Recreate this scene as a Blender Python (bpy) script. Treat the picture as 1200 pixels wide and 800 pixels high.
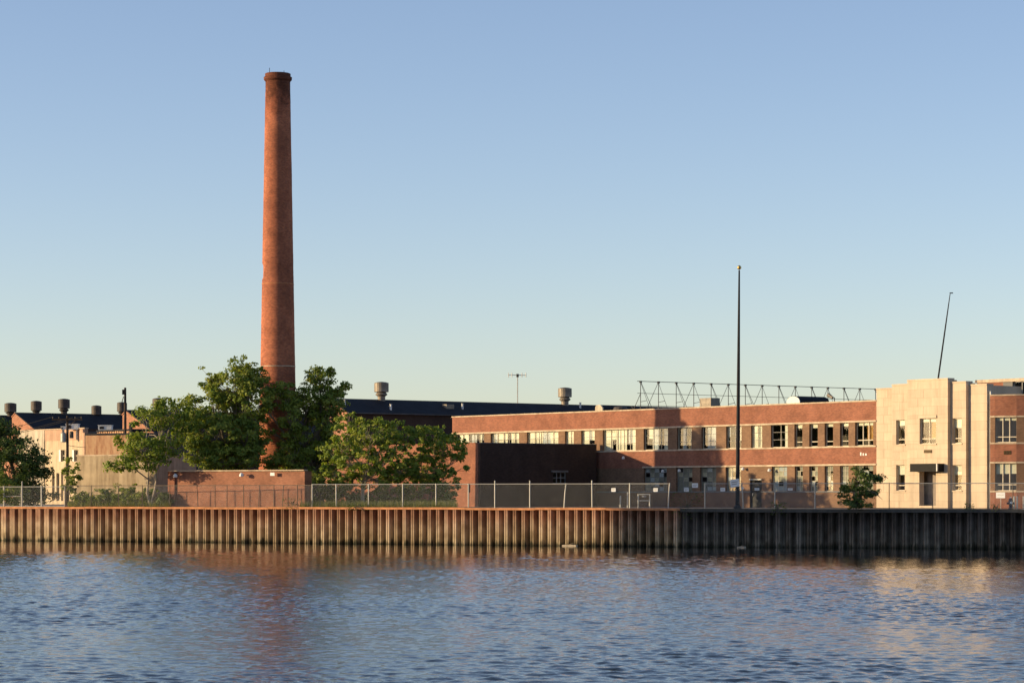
import bpy, math, random
import numpy as np
from mathutils import Vector, Matrix, noise as mnoise

random.seed(7)
RNG = np.random.default_rng(7)
scene = bpy.context.scene
for o in list(bpy.data.objects):
    bpy.data.objects.remove(o)
C = scene.collection

# ------------------------------------------------------------------ camera
F = 3200.0            # focal length in pixels of the 1200 px wide photograph
CAMZ = 3.9            # eye height above the water
GZ = 2.85             # yard level above the water
cam = bpy.data.cameras.new('camera')
cam.sensor_width = 36.0
cam.lens = 36.0 * F / 1200.0
cam.shift_y = 180.0 / 1200.0
cam.clip_start = 0.5
cam.clip_end = 20000
camo = bpy.data.objects.new('camera', cam)
C.objects.link(camo)
camo.location = (0, 0, CAMZ)
camo.rotation_euler = (math.radians(90), 0, 0)
scene.camera = camo

# ------------------------------------------------------------------ light
SUN_EL = math.radians(8.3)
SUN_AZ = math.radians(84.0)      # swung from straight behind the camera towards the left
sdir = Vector((-math.sin(SUN_AZ) * math.cos(SUN_EL), -math.cos(SUN_AZ) * math.cos(SUN_EL), math.sin(SUN_EL)))
sun = bpy.data.lights.new('sun', 'SUN')
sun.energy = 4.9
sun.angle = math.radians(0.53)
sun.color = (1.0, 0.765, 0.45)
suno = bpy.data.objects.new('sun', sun)
C.objects.link(suno)
suno.rotation_euler = (-sdir).to_track_quat('-Z', 'Y').to_euler()
suno.location = (-60, 150, 80)

world = bpy.data.worlds.new('World')
scene.world = world
world.use_nodes = True
wn = world.node_tree
wn.nodes.clear()
sky = wn.nodes.new('ShaderNodeTexSky')
sky.sky_type = 'NISHITA'
sky.sun_disc = False
sky.sun_elevation = SUN_EL
sky.sun_rotation = math.atan2(sdir.x, sdir.y)
sky.altitude = 0
sky.air_density = 0.72
sky.dust_density = 0.45
sky.ozone_density = 0.6
bg = wn.nodes.new('ShaderNodeBackground')
bg.inputs['Strength'].default_value = 0.15
wout = wn.nodes.new('ShaderNodeOutputWorld')
wb = wn.nodes.new('ShaderNodeMix')          # white balance of the camera, the same all over the sky
wb.data_type = 'RGBA'
wb.blend_type = 'MULTIPLY'
wb.inputs[0].default_value = 1.0
wb.inputs[7].default_value = (0.985, 0.985, 1.17, 1.0)
wn.links.new(sky.outputs[0], wb.inputs[6])
wn.links.new(wb.outputs[2], bg.inputs[0])
wn.links.new(bg.outputs[0], wout.inputs[0])

scene.view_settings.view_transform = 'Standard'
scene.view_settings.look = 'None'
scene.view_settings.gamma = 1.0
scene.view_settings.use_curve_mapping = False
scene.view_settings.exposure = 0.30

# ------------------------------------------------------------------ materials
def nt(name):
    m = bpy.data.materials.new(name)
    m.use_nodes = True
    t = m.node_tree
    t.nodes.clear()
    out = t.nodes.new('ShaderNodeOutputMaterial')
    b = t.nodes.new('ShaderNodeBsdfPrincipled')
    t.links.new(b.outputs[0], out.inputs[0])
    return m, t, b, out

def N(t, kind, **kw):
    n = t.nodes.new(kind)
    for k, v in kw.items():
        if hasattr(n, k):
            setattr(n, k, v)
        else:
            n.inputs[k.replace('_', ' ')].default_value = v
    return n

def rgb(c):
    return (c[0], c[1], c[2], 1.0)

def ramp(t, src, stops):
    r = t.nodes.new('ShaderNodeValToRGB')
    e = r.color_ramp.elements
    while len(e) < len(stops):
        e.new(0.5)
    for i, (p, c) in enumerate(stops):
        e[i].position = p
        e[i].color = rgb(c)
    t.links.new(src, r.inputs[0])
    return r.outputs[0]

def mixc(t, fac, a, b, mode='MIX'):
    m = t.nodes.new('ShaderNodeMix')
    m.data_type = 'RGBA'
    m.blend_type = mode
    for sock, v in ((0, fac), (6, a), (7, b)):
        if hasattr(v, 'is_output') or isinstance(v, bpy.types.NodeSocket):
            t.links.new(v, m.inputs[sock])
        elif sock == 0:
            m.inputs[0].default_value = v
        else:
            m.inputs[sock].default_value = rgb(v)
    return m.outputs[2]

def bump(t, b, height, strength=0.3, dist=0.02):
    n = t.nodes.new('ShaderNodeBump')
    n.inputs['Strength'].default_value = strength
    n.inputs['Distance'].default_value = dist
    t.links.new(height, n.inputs['Height'])
    t.links.new(n.outputs[0], b.inputs['Normal'])

def plain(name, col, rough=0.8, metal=0.0, var=0.25, scale=3.0, rnd=0.0, streak=0.0):
    m, t, b, o = nt(name)
    tc = N(t, 'ShaderNodeTexCoord')
    no = N(t, 'ShaderNodeTexNoise', Scale=scale, Detail=6.0, Roughness=0.65)
    t.links.new(tc.outputs['Object'], no.inputs['Vector'])
    lo = tuple(c * (1 - var) for c in col)
    hi = tuple(min(1, c * (1 + var)) for c in col)
    c = ramp(t, no.outputs['Fac'], [(0.3, lo), (0.7, hi)])
    if streak:
        mp = N(t, 'ShaderNodeMapping')
        mp.inputs['Scale'].default_value = (1.6, 1.6, 0.16)
        t.links.new(tc.outputs['Object'], mp.inputs[0])
        ns = N(t, 'ShaderNodeTexNoise', Scale=1.0, Detail=8.0, Roughness=0.7)
        t.links.new(mp.outputs[0], ns.inputs['Vector'])
        cs_ = ramp(t, ns.outputs['Fac'], [(0.34, (1 - streak, 1 - streak * 1.08, 1 - streak * 1.15)), (0.58, (1.05,) * 3)])
        c = mixc(t, 1.0, c, cs_, 'MULTIPLY')
    if rnd:
        oi = N(t, 'ShaderNodeObjectInfo')
        c2 = ramp(t, oi.outputs['Random'], [(0, (1 - rnd,) * 3), (1, (1 + rnd,) * 3)])
        c = mixc(t, 1.0, c, c2, 'MULTIPLY')
    t.links.new(c, b.inputs['Base Color'])
    b.inputs['Roughness'].default_value = rough
    b.inputs['Specular IOR Level'].default_value = 0.2
    b.inputs['Metallic'].default_value = metal
    bump(t, b, no.outputs['Fac'], 0.15, 0.02)
    return m

def brick(name, c1, c2, mortar, cyl=False, stain=0.35, bw=0.215, rh=0.075, soot=None):
    m, t, b, o = nt(name)
    tc = N(t, 'ShaderNodeTexCoord')
    sp = N(t, 'ShaderNodeSeparateXYZ')
    t.links.new(tc.outputs['Object'], sp.inputs[0])
    cb = N(t, 'ShaderNodeCombineXYZ')
    if cyl:
        a = N(t, 'ShaderNodeMath', operation='ARCTAN2')
        t.links.new(sp.outputs[1], a.inputs[0]); t.links.new(sp.outputs[0], a.inputs[1])
        mu = N(t, 'ShaderNodeMath', operation='MULTIPLY')
        mu.inputs[1].default_value = 1.4
        t.links.new(a.outputs[0], mu.inputs[0])
        u = mu.outputs[0]
    else:
        ad = N(t, 'ShaderNodeMath', operation='ADD')
        t.links.new(sp.outputs[0], ad.inputs[0]); t.links.new(sp.outputs[1], ad.inputs[1])
        u = ad.outputs[0]
    t.links.new(u, cb.inputs[0]); t.links.new(sp.outputs[2], cb.inputs[1])
    br = N(t, 'ShaderNodeTexBrick')
    br.inputs['Color1'].default_value = rgb(c1)
    br.inputs['Color2'].default_value = rgb(c2)
    br.inputs['Mortar'].default_value = rgb(mortar)
    br.inputs['Scale'].default_value = 1.0
    br.inputs['Mortar Size'].default_value = 0.007
    br.inputs['Brick Width'].default_value = bw
    br.inputs['Row Height'].default_value = rh
    t.links.new(cb.outputs[0], br.inputs['Vector'])
    no = N(t, 'ShaderNodeTexNoise', Scale=0.55, Detail=8.0, Roughness=0.7)
    t.links.new(tc.outputs['Object'], no.inputs['Vector'])
    st = ramp(t, no.outputs['Fac'], [(0.25, (1 - stain, 1 - stain, 1 - stain)), (0.75, (1 + stain * 0.5,) * 3)])
    # streaky courses
    mp = N(t, 'ShaderNodeMapping')
    mp.inputs['Scale'].default_value = (2.5, 2.5, 13.0)
    t.links.new(tc.outputs['Object'], mp.inputs[0])
    n2 = N(t, 'ShaderNodeTexNoise', Scale=1.0, Detail=4.0)
    t.links.new(mp.outputs[0], n2.inputs['Vector'])
    s2 = ramp(t, n2.outputs['Fac'], [(0.3, (0.86, 0.85, 0.85)), (0.7, (1.10, 1.09, 1.08))])
    c = mixc(t, 1.0, br.outputs['Color'], st, 'MULTIPLY')
    c = mixc(t, 1.0, c, s2, 'MULTIPLY')
    if soot:
        mr = N(t, 'ShaderNodeMapRange')
        mr.inputs['From Min'].default_value = soot[0]; mr.inputs['From Max'].default_value = soot[1]
        t.links.new(sp.outputs[2], mr.inputs[0])
        n3 = N(t, 'ShaderNodeTexNoise', Scale=1.4, Detail=7.0, Roughness=0.7)
        t.links.new(tc.outputs['Object'], n3.inputs['Vector'])
        ad3 = N(t, 'ShaderNodeMath', operation='MULTIPLY_ADD')
        t.links.new(n3.outputs['Fac'], ad3.inputs[0]); ad3.inputs[1].default_value = 1.3
        t.links.new(mr.outputs[0], ad3.inputs[2])
        so = ramp(t, ad3.outputs[0], [(0.62, (1, 1, 1)), (0.95, (0.72, 0.66, 0.64)), (1.0, (0.42, 0.40, 0.40))])
        c = mixc(t, 1.0, c, so, 'MULTIPLY')
        n4 = N(t, 'ShaderNodeTexNoise', Scale=0.35, Detail=3.0)
        t.links.new(tc.outputs['Object'], n4.inputs['Vector'])
        s4 = ramp(t, n4.outputs['Fac'], [(0.40, (0.80, 0.78, 0.78)), (0.60, (1.12, 1.1, 1.08))])
        c = mixc(t, 1.0, c, s4, 'MULTIPLY')
    t.links.new(c, b.inputs['Base Color'])
    b.inputs['Roughness'].default_value = 0.9
    b.inputs['Specular IOR Level'].default_value = 0.2
    bump(t, b, br.outputs['Fac'], -0.4, 0.01)
    return m

M = {}
M['brick_red'] = brick('red brick', (0.36, 0.13, 0.07), (0.25, 0.088, 0.052), (0.33, 0.21, 0.15), stain=0.45)
M['brick_brown'] = brick('brown brick', (0.27, 0.155, 0.085), (0.20, 0.11, 0.065), (0.24, 0.17, 0.12))
M['brick_chimney'] = brick('chimney brick', (0.55, 0.17, 0.075), (0.31, 0.085, 0.042), (0.44, 0.26, 0.18), cyl=True, stain=0.4, soot=(34.0, 40.5))
M['brick_wall'] = brick('weathered low wall brick', (0.40, 0.16, 0.09), (0.30, 0.12, 0.07), (0.36, 0.24, 0.17), stain=0.5)
M['brick_gable'] = brick('orange gable brick', (0.46, 0.20, 0.105), (0.36, 0.15, 0.085), (0.42, 0.28, 0.2))
M['brick_shaded'] = brick('shade-darkened brick', (0.078, 0.045, 0.033), (0.055, 0.033, 0.025), (0.07, 0.054, 0.042))  # shade of walls facing away from the sun, put into the brick colour
M['coping'] = plain('stone coping', (0.55, 0.43, 0.30), 0.85, var=0.25, scale=1.5, streak=0.25)
M['stone'] = plain('limestone', (0.575, 0.455, 0.32), 0.85, var=0.07, scale=1.0, rnd=0.06, streak=0.14)
M['mortar'] = plain('stone joint', (0.38, 0.29, 0.20), 0.95, var=0.15)
M['roof_black'] = plain('black roofing', (0.022, 0.023, 0.027), 0.8, var=0.3, scale=0.8)
M['roof_grey'] = plain('grey roofing felt', (0.10, 0.10, 0.10), 0.95, var=0.3, scale=0.6)
M['cream'] = plain('cream painted masonry', (0.56, 0.44, 0.29), 0.9, var=0.12, scale=0.8, streak=0.3)
M['pale_cream'] = plain('pale cream masonry', (0.50, 0.43, 0.32), 0.9, var=0.12, scale=0.9, streak=0.35)
M['pink'] = plain('faded pink masonry', (0.52, 0.33, 0.22), 0.9, var=0.12, scale=0.9, streak=0.3)
M['concrete'] = plain('buff concrete', (0.42, 0.33, 0.215), 0.95, var=0.18, scale=0.9, streak=0.45)
M['concrete_grey'] = plain('grey concrete', (0.20, 0.19, 0.175), 0.95, var=0.3, scale=0.7)
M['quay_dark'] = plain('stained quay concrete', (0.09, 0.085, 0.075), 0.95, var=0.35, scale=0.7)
M['dark_metal'] = plain('dark metal', (0.022, 0.021, 0.022), 0.7, 0.0, var=0.3)
M['rail_steel'] = plain('weathered truss steel', (0.05, 0.05, 0.055), 0.6, 0.3, var=0.3)
M['galv'] = plain('galvanised steel', (0.42, 0.41, 0.37), 0.5, 0.35, var=0.15, scale=5)
M['vent_metal'] = plain('weathered ventilator steel', (0.24, 0.205, 0.16), 0.6, 0.3, var=0.35, scale=2)
M['vent_dark'] = plain('dark ventilator steel', (0.085, 0.072, 0.062), 0.6, 0.3, var=0.3, scale=2)
M['white_metal'] = plain('white painted metal', (0.74, 0.72, 0.66), 0.6, var=0.1)
M['sign_white'] = plain('white sign enamel', (0.78, 0.78, 0.76), 0.5, var=0.06)
M['frame'] = plain('cream window frame', (0.62, 0.54, 0.40), 0.6, var=0.12)
M['frame_grey'] = plain('grey steel window frame', (0.30, 0.28, 0.25), 0.6, var=0.2)
M['drape'] = plain('cream drape', (0.80, 0.74, 0.58), 0.9, var=0.06, scale=2)
M['drape_blue'] = plain('pale grey blind', (0.50, 0.52, 0.52), 0.9, var=0.12, scale=4)
M['pane_a'] = plain('obscured grey pane', (0.30, 0.28, 0.22), 0.5, var=0.2, scale=2)
M['pane_b'] = plain('obscured buff pane', (0.46, 0.42, 0.31), 0.5, var=0.2, scale=2)
M['amber'] = plain('amber curtain', (0.55, 0.30, 0.10), 0.9, var=0.2, scale=4)
M['room'] = plain('dim room lining', (0.12, 0.10, 0.085), 0.95, var=0.3, scale=0.7)
M['door'] = plain('near black door paint', (0.012, 0.012, 0.012), 0.5, var=0.3)
M['door_pale'] = plain('weathered door leaf', (0.26, 0.21, 0.17), 0.7, var=0.2)
M['canopy'] = plain('dark canopy sheet', (0.022, 0.020, 0.016), 0.9, var=0.3, scale=2)
M['wood_pole'] = plain('creosoted pole timber', (0.060, 0.045, 0.035), 0.9, var=0.4, scale=4)
M['bark'] = plain('grey brown bark', (0.22, 0.18, 0.13), 0.95, var=0.35, scale=6)
M['bark_pale'] = plain('pale bark', (0.42, 0.35, 0.26), 0.95, var=0.3, scale=6)
M['gold'] = plain('gilded ball', (0.55, 0.38, 0.12), 0.35, 0.7, var=0.1)
M['hydrant'] = plain('dark blue enamel', (0.02, 0.022, 0.05), 0.5, var=0.2)
M['lamp_white'] = plain('white lamp housing', (0.80, 0.79, 0.74), 0.4, var=0.05)
M['cable'] = plain('black cable', (0.03, 0.028, 0.026), 0.8, var=0.1)
M['plate'] = plain('bronze plate', (0.07, 0.045, 0.02), 0.6, 0.3, var=0.3, scale=6)
M['barbed'] = plain('rusty wire', (0.16, 0.13, 0.10), 0.8, var=0.3)

def corrug():
    m, t, b, o = nt('rusty corrugated sheet')
    tc = N(t, 'ShaderNodeTexCoord')
    mp = N(t, 'ShaderNodeMapping')
    mp.inputs['Scale'].default_value = (1.6, 1.6, 0.35)
    t.links.new(tc.outputs['Object'], mp.inputs[0])
    n1 = N(t, 'ShaderNodeTexNoise', Scale=1.6, Detail=8.0, Roughness=0.7)
    t.links.new(mp.outputs[0], n1.inputs['Vector'])
    c = ramp(t, n1.outputs['Fac'], [(0.32, (0.28, 0.11, 0.05)), (0.5, (0.48, 0.27, 0.14)), (0.7, (0.58, 0.40, 0.22))])
    t.links.new(c, b.inputs['Base Color'])
    b.inputs['Roughness'].default_value = 0.85
    return m
M['rust_sheet'] = corrug()

def steel(name, base, mid, low, hue=1.0):
    """sheet piling: rust at the top, bleached middle, slime line near the water"""
    m, t, b, o = nt(name)
    tc = N(t, 'ShaderNodeTexCoord')
    ge = N(t, 'ShaderNodeNewGeometry')
    sp = N(t, 'ShaderNodeSeparateXYZ')
    t.links.new(ge.outputs['Position'], sp.inputs[0])
    mp = N(t, 'ShaderNodeMapping')
    mp.inputs['Scale'].default_value = (1.0, 1.0, 0.22)
    t.links.new(ge.outputs['Position'], mp.inputs[0])
    n1 = N(t, 'ShaderNodeTexNoise', Scale=2.3, Detail=9.0, Roughness=0.72)
    t.links.new(mp.outputs[0], n1.inputs['Vector'])
    mr = N(t, 'ShaderNodeMapRange')
    mr.inputs['From Min'].default_value = -0.1
    mr.inputs['From Max'].default_value = 3.0
    t.links.new(sp.outputs[2], mr.inputs[0])
    n1s = N(t, 'ShaderNodeMath', operation='MULTIPLY_ADD')
    t.links.new(n1.outputs['Fac'], n1s.inputs[0])
    n1s.inputs[1].default_value = 0.7
    n1s.inputs[2].default_value = -0.35
    ad = N(t, 'ShaderNodeMath', operation='ADD')
    t.links.new(mr.outputs[0], ad.inputs[0]); t.links.new(n1s.outputs[0], ad.inputs[1])
    c = ramp(t, ad.outputs[0], [(0.03, (0.05, 0.05, 0.03)), (0.14, low), (0.5, mid), (0.78, base), (0.97, tuple(x * 0.8 for x in base))])
    n2 = N(t, 'ShaderNodeTexNoise', Scale=1.1, Detail=6.0)
    t.links.new(ge.outputs['Position'], n2.inputs['Vector'])
    s2 = ramp(t, n2.outputs['Fac'], [(0.3, (0.6, 0.55, 0.5)), (0.62, (1.1, 1.1, 1.1))])
    c = mixc(t, 1.0, c, s2, 'MULTIPLY')
    oi = N(t, 'ShaderNodeObjectInfo')
    c3 = ramp(t, oi.outputs['Random'], [(0, (0.68, 0.62, 0.56)), (1, (1.14, 1.12, 1.1))])
    c = mixc(t, 1.0, c, c3, 'MULTIPLY')
    t.links.new(c, b.inputs['Base Color'])
    b.inputs['Roughness'].default_value = 0.85
    b.inputs['Specular IOR Level'].default_value = 0.2
    bump(t, b, n1.outputs['Fac'], 0.4, 0.03)
    return m
M['pile'] = steel('weathered sheet pile steel', (0.38, 0.215, 0.14), (0.50, 0.38, 0.265), (0.45, 0.36, 0.225))
M['pile_shaded'] = steel('shade-darkened sheet pile steel', (0.07, 0.06, 0.052), (0.15, 0.135, 0.115), (0.21, 0.19, 0.155))  # darker copy of the pile steel, shade of the right run painted in
M['cap_rust'] = plain('rusty cap steel', (0.50, 0.22, 0.10), 0.85, var=0.4, scale=1.2)

def glass():
    m, t, b, o = nt('window glass')
    t.nodes.remove(b)
    tr = N(t, 'ShaderNodeBsdfTransparent')
    tr.inputs[0].default_value = (0.93, 0.95, 0.94, 1)
    gl = N(t, 'ShaderNodeBsdfGlossy')
    gl.inputs['Roughness'].default_value = 0.03
    lw = N(t, 'ShaderNodeLayerWeight')
    lw.inputs[0].default_value = 0.5
    pw = N(t, 'ShaderNodeMath', operation='POWER')
    t.links.new(lw.outputs['Facing'], pw.inputs[0])
    pw.inputs[1].default_value = 4.0
    fr = N(t, 'ShaderNodeMath', operation='MULTIPLY_ADD')
    t.links.new(pw.outputs[0], fr.inputs[0])
    fr.inputs[1].default_value = 0.8
    fr.inputs[2].default_value = 0.045
    mx = N(t, 'ShaderNodeMixShader')
    t.links.new(fr.outputs[0], mx.inputs[0])
    t.links.new(tr.outputs[0], mx.inputs[1]); t.links.new(gl.outputs[0], mx.inputs[2])
    t.links.new(mx.outputs[0], o.inputs[0])
    return m
M['glass'] = glass()

def leafmat(name, cols, trans=0.35):
    m, t, b, o = nt(name)
    at = N(t, 'ShaderNodeAttribute')
    at.attribute_name = 'tint'
    c = ramp(t, at.outputs['Fac'], [(0.0, cols[0]), (0.5, cols[1]), (1.0, cols[2])])
    t.links.new(c, b.inputs['Base Color'])
    b.inputs['Roughness'].default_value = 0.55
    b.inputs['Specular IOR Level'].default_value = 0.3
    tl = N(t, 'ShaderNodeBsdfTranslucent')
    br = mixc(t, 1.0, c, (1.25, 1.3, 0.6), 'MULTIPLY')
    t.links.new(br, tl.inputs[0])
    mx = N(t, 'ShaderNodeMixShader')
    mx.inputs[0].default_value = trans
    t.links.new(b.outputs[0], mx.inputs[1]); t.links.new(tl.outputs[0], mx.inputs[2])
    t.links.new(mx.outputs[0], o.inputs[0])
    return m
M['leaf'] = leafmat('tree leaf', [(0.085, 0.14, 0.02), (0.205, 0.255, 0.036), (0.37, 0.37, 0.06)])
M['leaf_yellow'] = leafmat('yellow green leaf', [(0.11, 0.17, 0.02), (0.215, 0.275, 0.036), (0.34, 0.36, 0.055)])
M['leaf_dark'] = leafmat('dark green leaf', [(0.045, 0.08, 0.018), (0.09, 0.135, 0.026), (0.17, 0.205, 0.038)], 0.25)
M['grass'] = leafmat('dry grass', [(0.08, 0.11, 0.025), (0.16, 0.18, 0.05), (0.30, 0.26, 0.11)])

def watermat():
    m, t, b, o = nt('river water')
    b.inputs['Base Color'].default_value = (0.012, 0.018, 0.016, 1)
    b.inputs['Roughness'].default_value = 0.04
    b.inputs['IOR'].default_value = 1.333
    ge = N(t, 'ShaderNodeNewGeometry')
    n1 = N(t, 'ShaderNodeTexNoise', Scale=6.0, Detail=4.0, Roughness=0.6)
    t.links.new(ge.outputs['Position'], n1.inputs['Vector'])
    # ripples die away in the lee of the piling
    sp = N(t, 'ShaderNodeSeparateXYZ')
    t.links.new(ge.outputs['Position'], sp.inputs[0])
    mx = N(t, 'ShaderNodeMath', operation='MULTIPLY_ADD')
    t.links.new(sp.outputs[0], mx.inputs[0]); mx.inputs[1].default_value = 0.45
    t.links.new(sp.outputs[1], mx.inputs[2])
    mr = N(t, 'ShaderNodeMapRange')
    mr.inputs['From Min'].default_value = 212.0; mr.inputs['From Max'].default_value = 115.0
    mr.inputs['To Min'].default_value = 0.05; mr.inputs['To Max'].default_value = 0.5
    t.links.new(mx.outputs[0], mr.inputs[0])
    bump(t, b, n1.outputs['Fac'], 0.5, 0.03)
    bn = [n for n in t.nodes if n.bl_idname == 'ShaderNodeBump'][0]
    t.links.new(mr.outputs[0], bn.inputs['Strength'])
    return m
M['water'] = watermat()

def groundmat():
    m, t, b, o = nt('yard ground')
    ge = N(t, 'ShaderNodeNewGeometry')
    n1 = N(t, 'ShaderNodeTexNoise', Scale=0.12, Detail=9.0, Roughness=0.65)
    t.links.new(ge.outputs['Position'], n1.inputs['Vector'])
    c = ramp(t, n1.outputs['Fac'], [(0.35, (0.09, 0.085, 0.075)), (0.55, (0.20, 0.175, 0.14)), (0.7, (0.27, 0.23, 0.18))])
    t.links.new(c, b.inputs['Base Color'])
    b.inputs['Roughness'].default_value = 0.95
    n2 = N(t, 'ShaderNodeTexNoise', Scale=14.0, Detail=4.0)
    t.links.new(ge.outputs['Position'], n2.inputs['Vector'])
    bump(t, b, n2.outputs['Fac'], 0.4, 0.03)
    return m
M['ground'] = groundmat()

# ------------------------------------------------------------------ mesh helpers
class MB:
    def __init__(self):
        self.v = []; self.f = []
    def quad(self, a, b, c, d):
        n = len(self.v); self.v += [a, b, c, d]; self.f.append((n, n + 1, n + 2, n + 3)); return self
    def box(self, x0, x1, y0, y1, z0, z1):
        n = len(self.v)
        self.v += [(x0, y0, z0), (x1, y0, z0), (x1, y1, z0), (x0, y1, z0), (x0, y0, z1), (x1, y0, z1), (x1, y1, z1), (x0, y1, z1)]
        for q in ((0, 3, 2, 1), (4, 5, 6, 7), (0, 1, 5, 4), (1, 2, 6, 5), (2, 3, 7, 6), (3, 0, 4, 7)):
            self.f.append(tuple(n + i for i in q))
        return self
    def prism(self, poly, axis, a0, a1):
        """poly: 2-D points; axis 'z','x','y' extruded between a0 and a1"""
        n = len(self.v); k = len(poly)
        def put(p, a):
            if axis == 'z': return (p[0], p[1], a)
            if axis == 'y': return (p[0], a, p[1])
            return (a, p[0], p[1])
        self.v += [put(p, a0) for p in poly] + [put(p, a1) for p in poly]
        self.f.append(tuple(range(n + k - 1, n - 1, -1)))
        self.f.append(tuple(range(n + k, n + 2 * k)))
        for i in range(k):
            j = (i + 1) % k
            self.f.append((n + i, n + j, n + k + j, n + k + i))
        return self
    def tube(self, pts, rad, sides=6, caps=True):
        pts = [Vector(p) for p in pts]
        if not hasattr(rad, '__len__'):
            rad = [rad] * len(pts)
        n = len(self.v)
        for i, p in enumerate(pts):
            d = (pts[min(i + 1, len(pts) - 1)] - pts[max(i - 1, 0)])
            if d.length < 1e-9: d = Vector((0, 0, 1))
            d.normalize()
            a = Vector((0, 0, 1)) if abs(d.z) < 0.9 else Vector((1, 0, 0))
            u = d.cross(a).normalized(); w = d.cross(u)
            for k in range(sides):
                th = 2 * math.pi * k / sides
                self.v.append(tuple(p + (u * math.cos(th) + w * math.sin(th)) * rad[i]))
        for i in range(len(pts) - 1):
            for k in range(sides):
                k2 = (k + 1) % sides
                self.f.append((n + i * sides + k, n + i * sides + k2, n + (i + 1) * sides + k2, n + (i + 1) * sides + k))
        if caps:
            self.f.append(tuple(n + k for k in range(sides - 1, -1, -1)))
            self.f.append(tuple(n + (len(pts) - 1) * sides + k for k in range(sides)))
        return self
    def lathe(self, prof, sides=24, cx=0, cy=0):
        n = len(self.v)
        for r, z in prof:
            for k in range(sides):
                th = 2 * math.pi * k / sides
                self.v.append((cx + r * math.cos(th), cy + r * math.sin(th), z))
        for i in range(len(prof) - 1):
            for k in range(sides):
                k2 = (k + 1) % sides
                self.f.append((n + i * sides + k, n + i * sides + k2, n + (i + 1) * sides + k2, n + (i + 1) * sides + k))
        self.f.append(tuple(n + k for k in range(sides - 1, -1, -1)))
        self.f.append(tuple(n + (len(prof) - 1) * sides + k for k in range(sides)))
        return self
    def wall(self, u0, u1, z0, z1, t0, t1, ops=(), axis='x'):
        """wall in the u-z plane, thickness t0..t1, with rectangular openings (u0,u1,z0,z1)"""
        us = sorted({u0, u1, *[min(max(o[0], u0), u1) for o in ops], *[min(max(o[1], u0), u1) for o in ops]})
        zs = sorted({z0, z1, *[min(max(o[2], z0), z1) for o in ops], *[min(max(o[3], z0), z1) for o in ops]})
        def solid(i, j):
            if i < 0 or j < 0 or i >= len(us) - 1 or j >= len(zs) - 1: return False
            a = (us[i] + us[i + 1]) / 2; b = (zs[j] + zs[j + 1]) / 2
            return not any(o[0] < a < o[1] and o[2] < b < o[3] for o in ops)
        P = (lambda u, t, z: (u, t, z)) if axis == 'x' else (lambda u, t, z: (t, u, z))
        for i in range(len(us) - 1):
            for j in range(len(zs) - 1):
                if not solid(i, j): continue
                a, b, c, d = us[i], us[i + 1], zs[j], zs[j + 1]
                self.quad(P(a, t0, c), P(b, t0, c), P(b, t0, d), P(a, t0, d))
                self.quad(P(b, t1, c), P(a, t1, c), P(a, t1, d), P(b, t1, d))
                if not solid(i - 1, j): self.quad(P(a, t1, c), P(a, t0, c), P(a, t0, d), P(a, t1, d))
                if not solid(i + 1, j): self.quad(P(b, t0, c), P(b, t1, c), P(b, t1, d), P(b, t0, d))
                if not solid(i, j - 1): self.quad(P(a, t1, c), P(b, t1, c), P(b, t0, c), P(a, t0, c))
                if not solid(i, j + 1): self.quad(P(a, t0, d), P(b, t0, d), P(b, t1, d), P(a, t1, d))
        return self
    def mesh(self, name):
        me = bpy.data.meshes.new(name)
        me.from_pydata(self.v, [], self.f)
        me.update()
        return me
    def build(self, name, mat, parent=None, loc=None, rz=0.0, smooth=False):
        me = self.mesh(name)
        me.materials.append(M[mat])
        if smooth:
            me.polygons.foreach_set('use_smooth', [True] * len(me.polygons))
        o = bpy.data.objects.new(name, me)
        C.objects.link(o)
        if parent: o.parent = parent
        if loc is not None: o.location = loc
        if rz: o.rotation_euler[2] = rz
        return o

def link(name, me, parent=None, loc=None, rz=0.0):
    o = bpy.data.objects.new(name, me)
    C.objects.link(o)
    if parent: o.parent = parent
    if loc is not None: o.location = loc
    if rz: o.rotation_euler[2] = rz
    return o

def tag(o, label, cat, group=None):
    o['label'] = label; o['category'] = cat
    if group: o['group'] = group
    return o

def thing(name, label, cat, loc=(0, 0, 0), rz=0.0, group=None):
    o = bpy.data.objects.new(name, None)
    C.objects.link(o)
    o.empty_display_size = 0.5
    o.location = loc
    o.rotation_euler[2] = rz
    return tag(o, label, cat, group)

def struct(o, kind='structure'):
    o['kind'] = kind
    return o

def W(px, py, Y):
    """where a sight line meets the depth Y (used to survey positions from the photograph)"""
    return Vector(((px - 600) / F * Y, Y, CAMZ + (580 - py) / F * Y))
def WX(px, Y): return (px - 600) / F * Y
def WZ(py, Y): return CAMZ + (580 - py) / F * Y

# ------------------------------------------------------------------ site grid of the factory
A = Vector((WX(1027, 224.0), 224.0, GZ))
TH = math.radians(52.6)
CO, SN = math.cos(TH), math.sin(TH)
def fx(px, off=0.0):
    u = (px - 600) / F
    return (u * (A.y + off * CO) - A.x - off * SN) / (CO + u * SN)
def fworld(s, off=0.0, z=0.0):
    return Vector((A.x + s * CO + off * SN, A.y - s * SN + off * CO, GZ + z))
def fz(py, s, off=0.0):
    """height above the yard of image row py at the place (s, off)"""
    return WZ(py, A.y - s * SN + off * CO) - GZ
def foff(px, s):
    """off so that column px hits the line of constant s"""
    u = (px - 600) / F
    return (u * (A.y - s * SN) - A.x - s * CO) / (SN - u * CO)
def flocal(X, Y):
    dx, dy = X - A.x, Y - A.y
    return dx * CO - dy * SN, dx * SN + dy * CO

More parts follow.
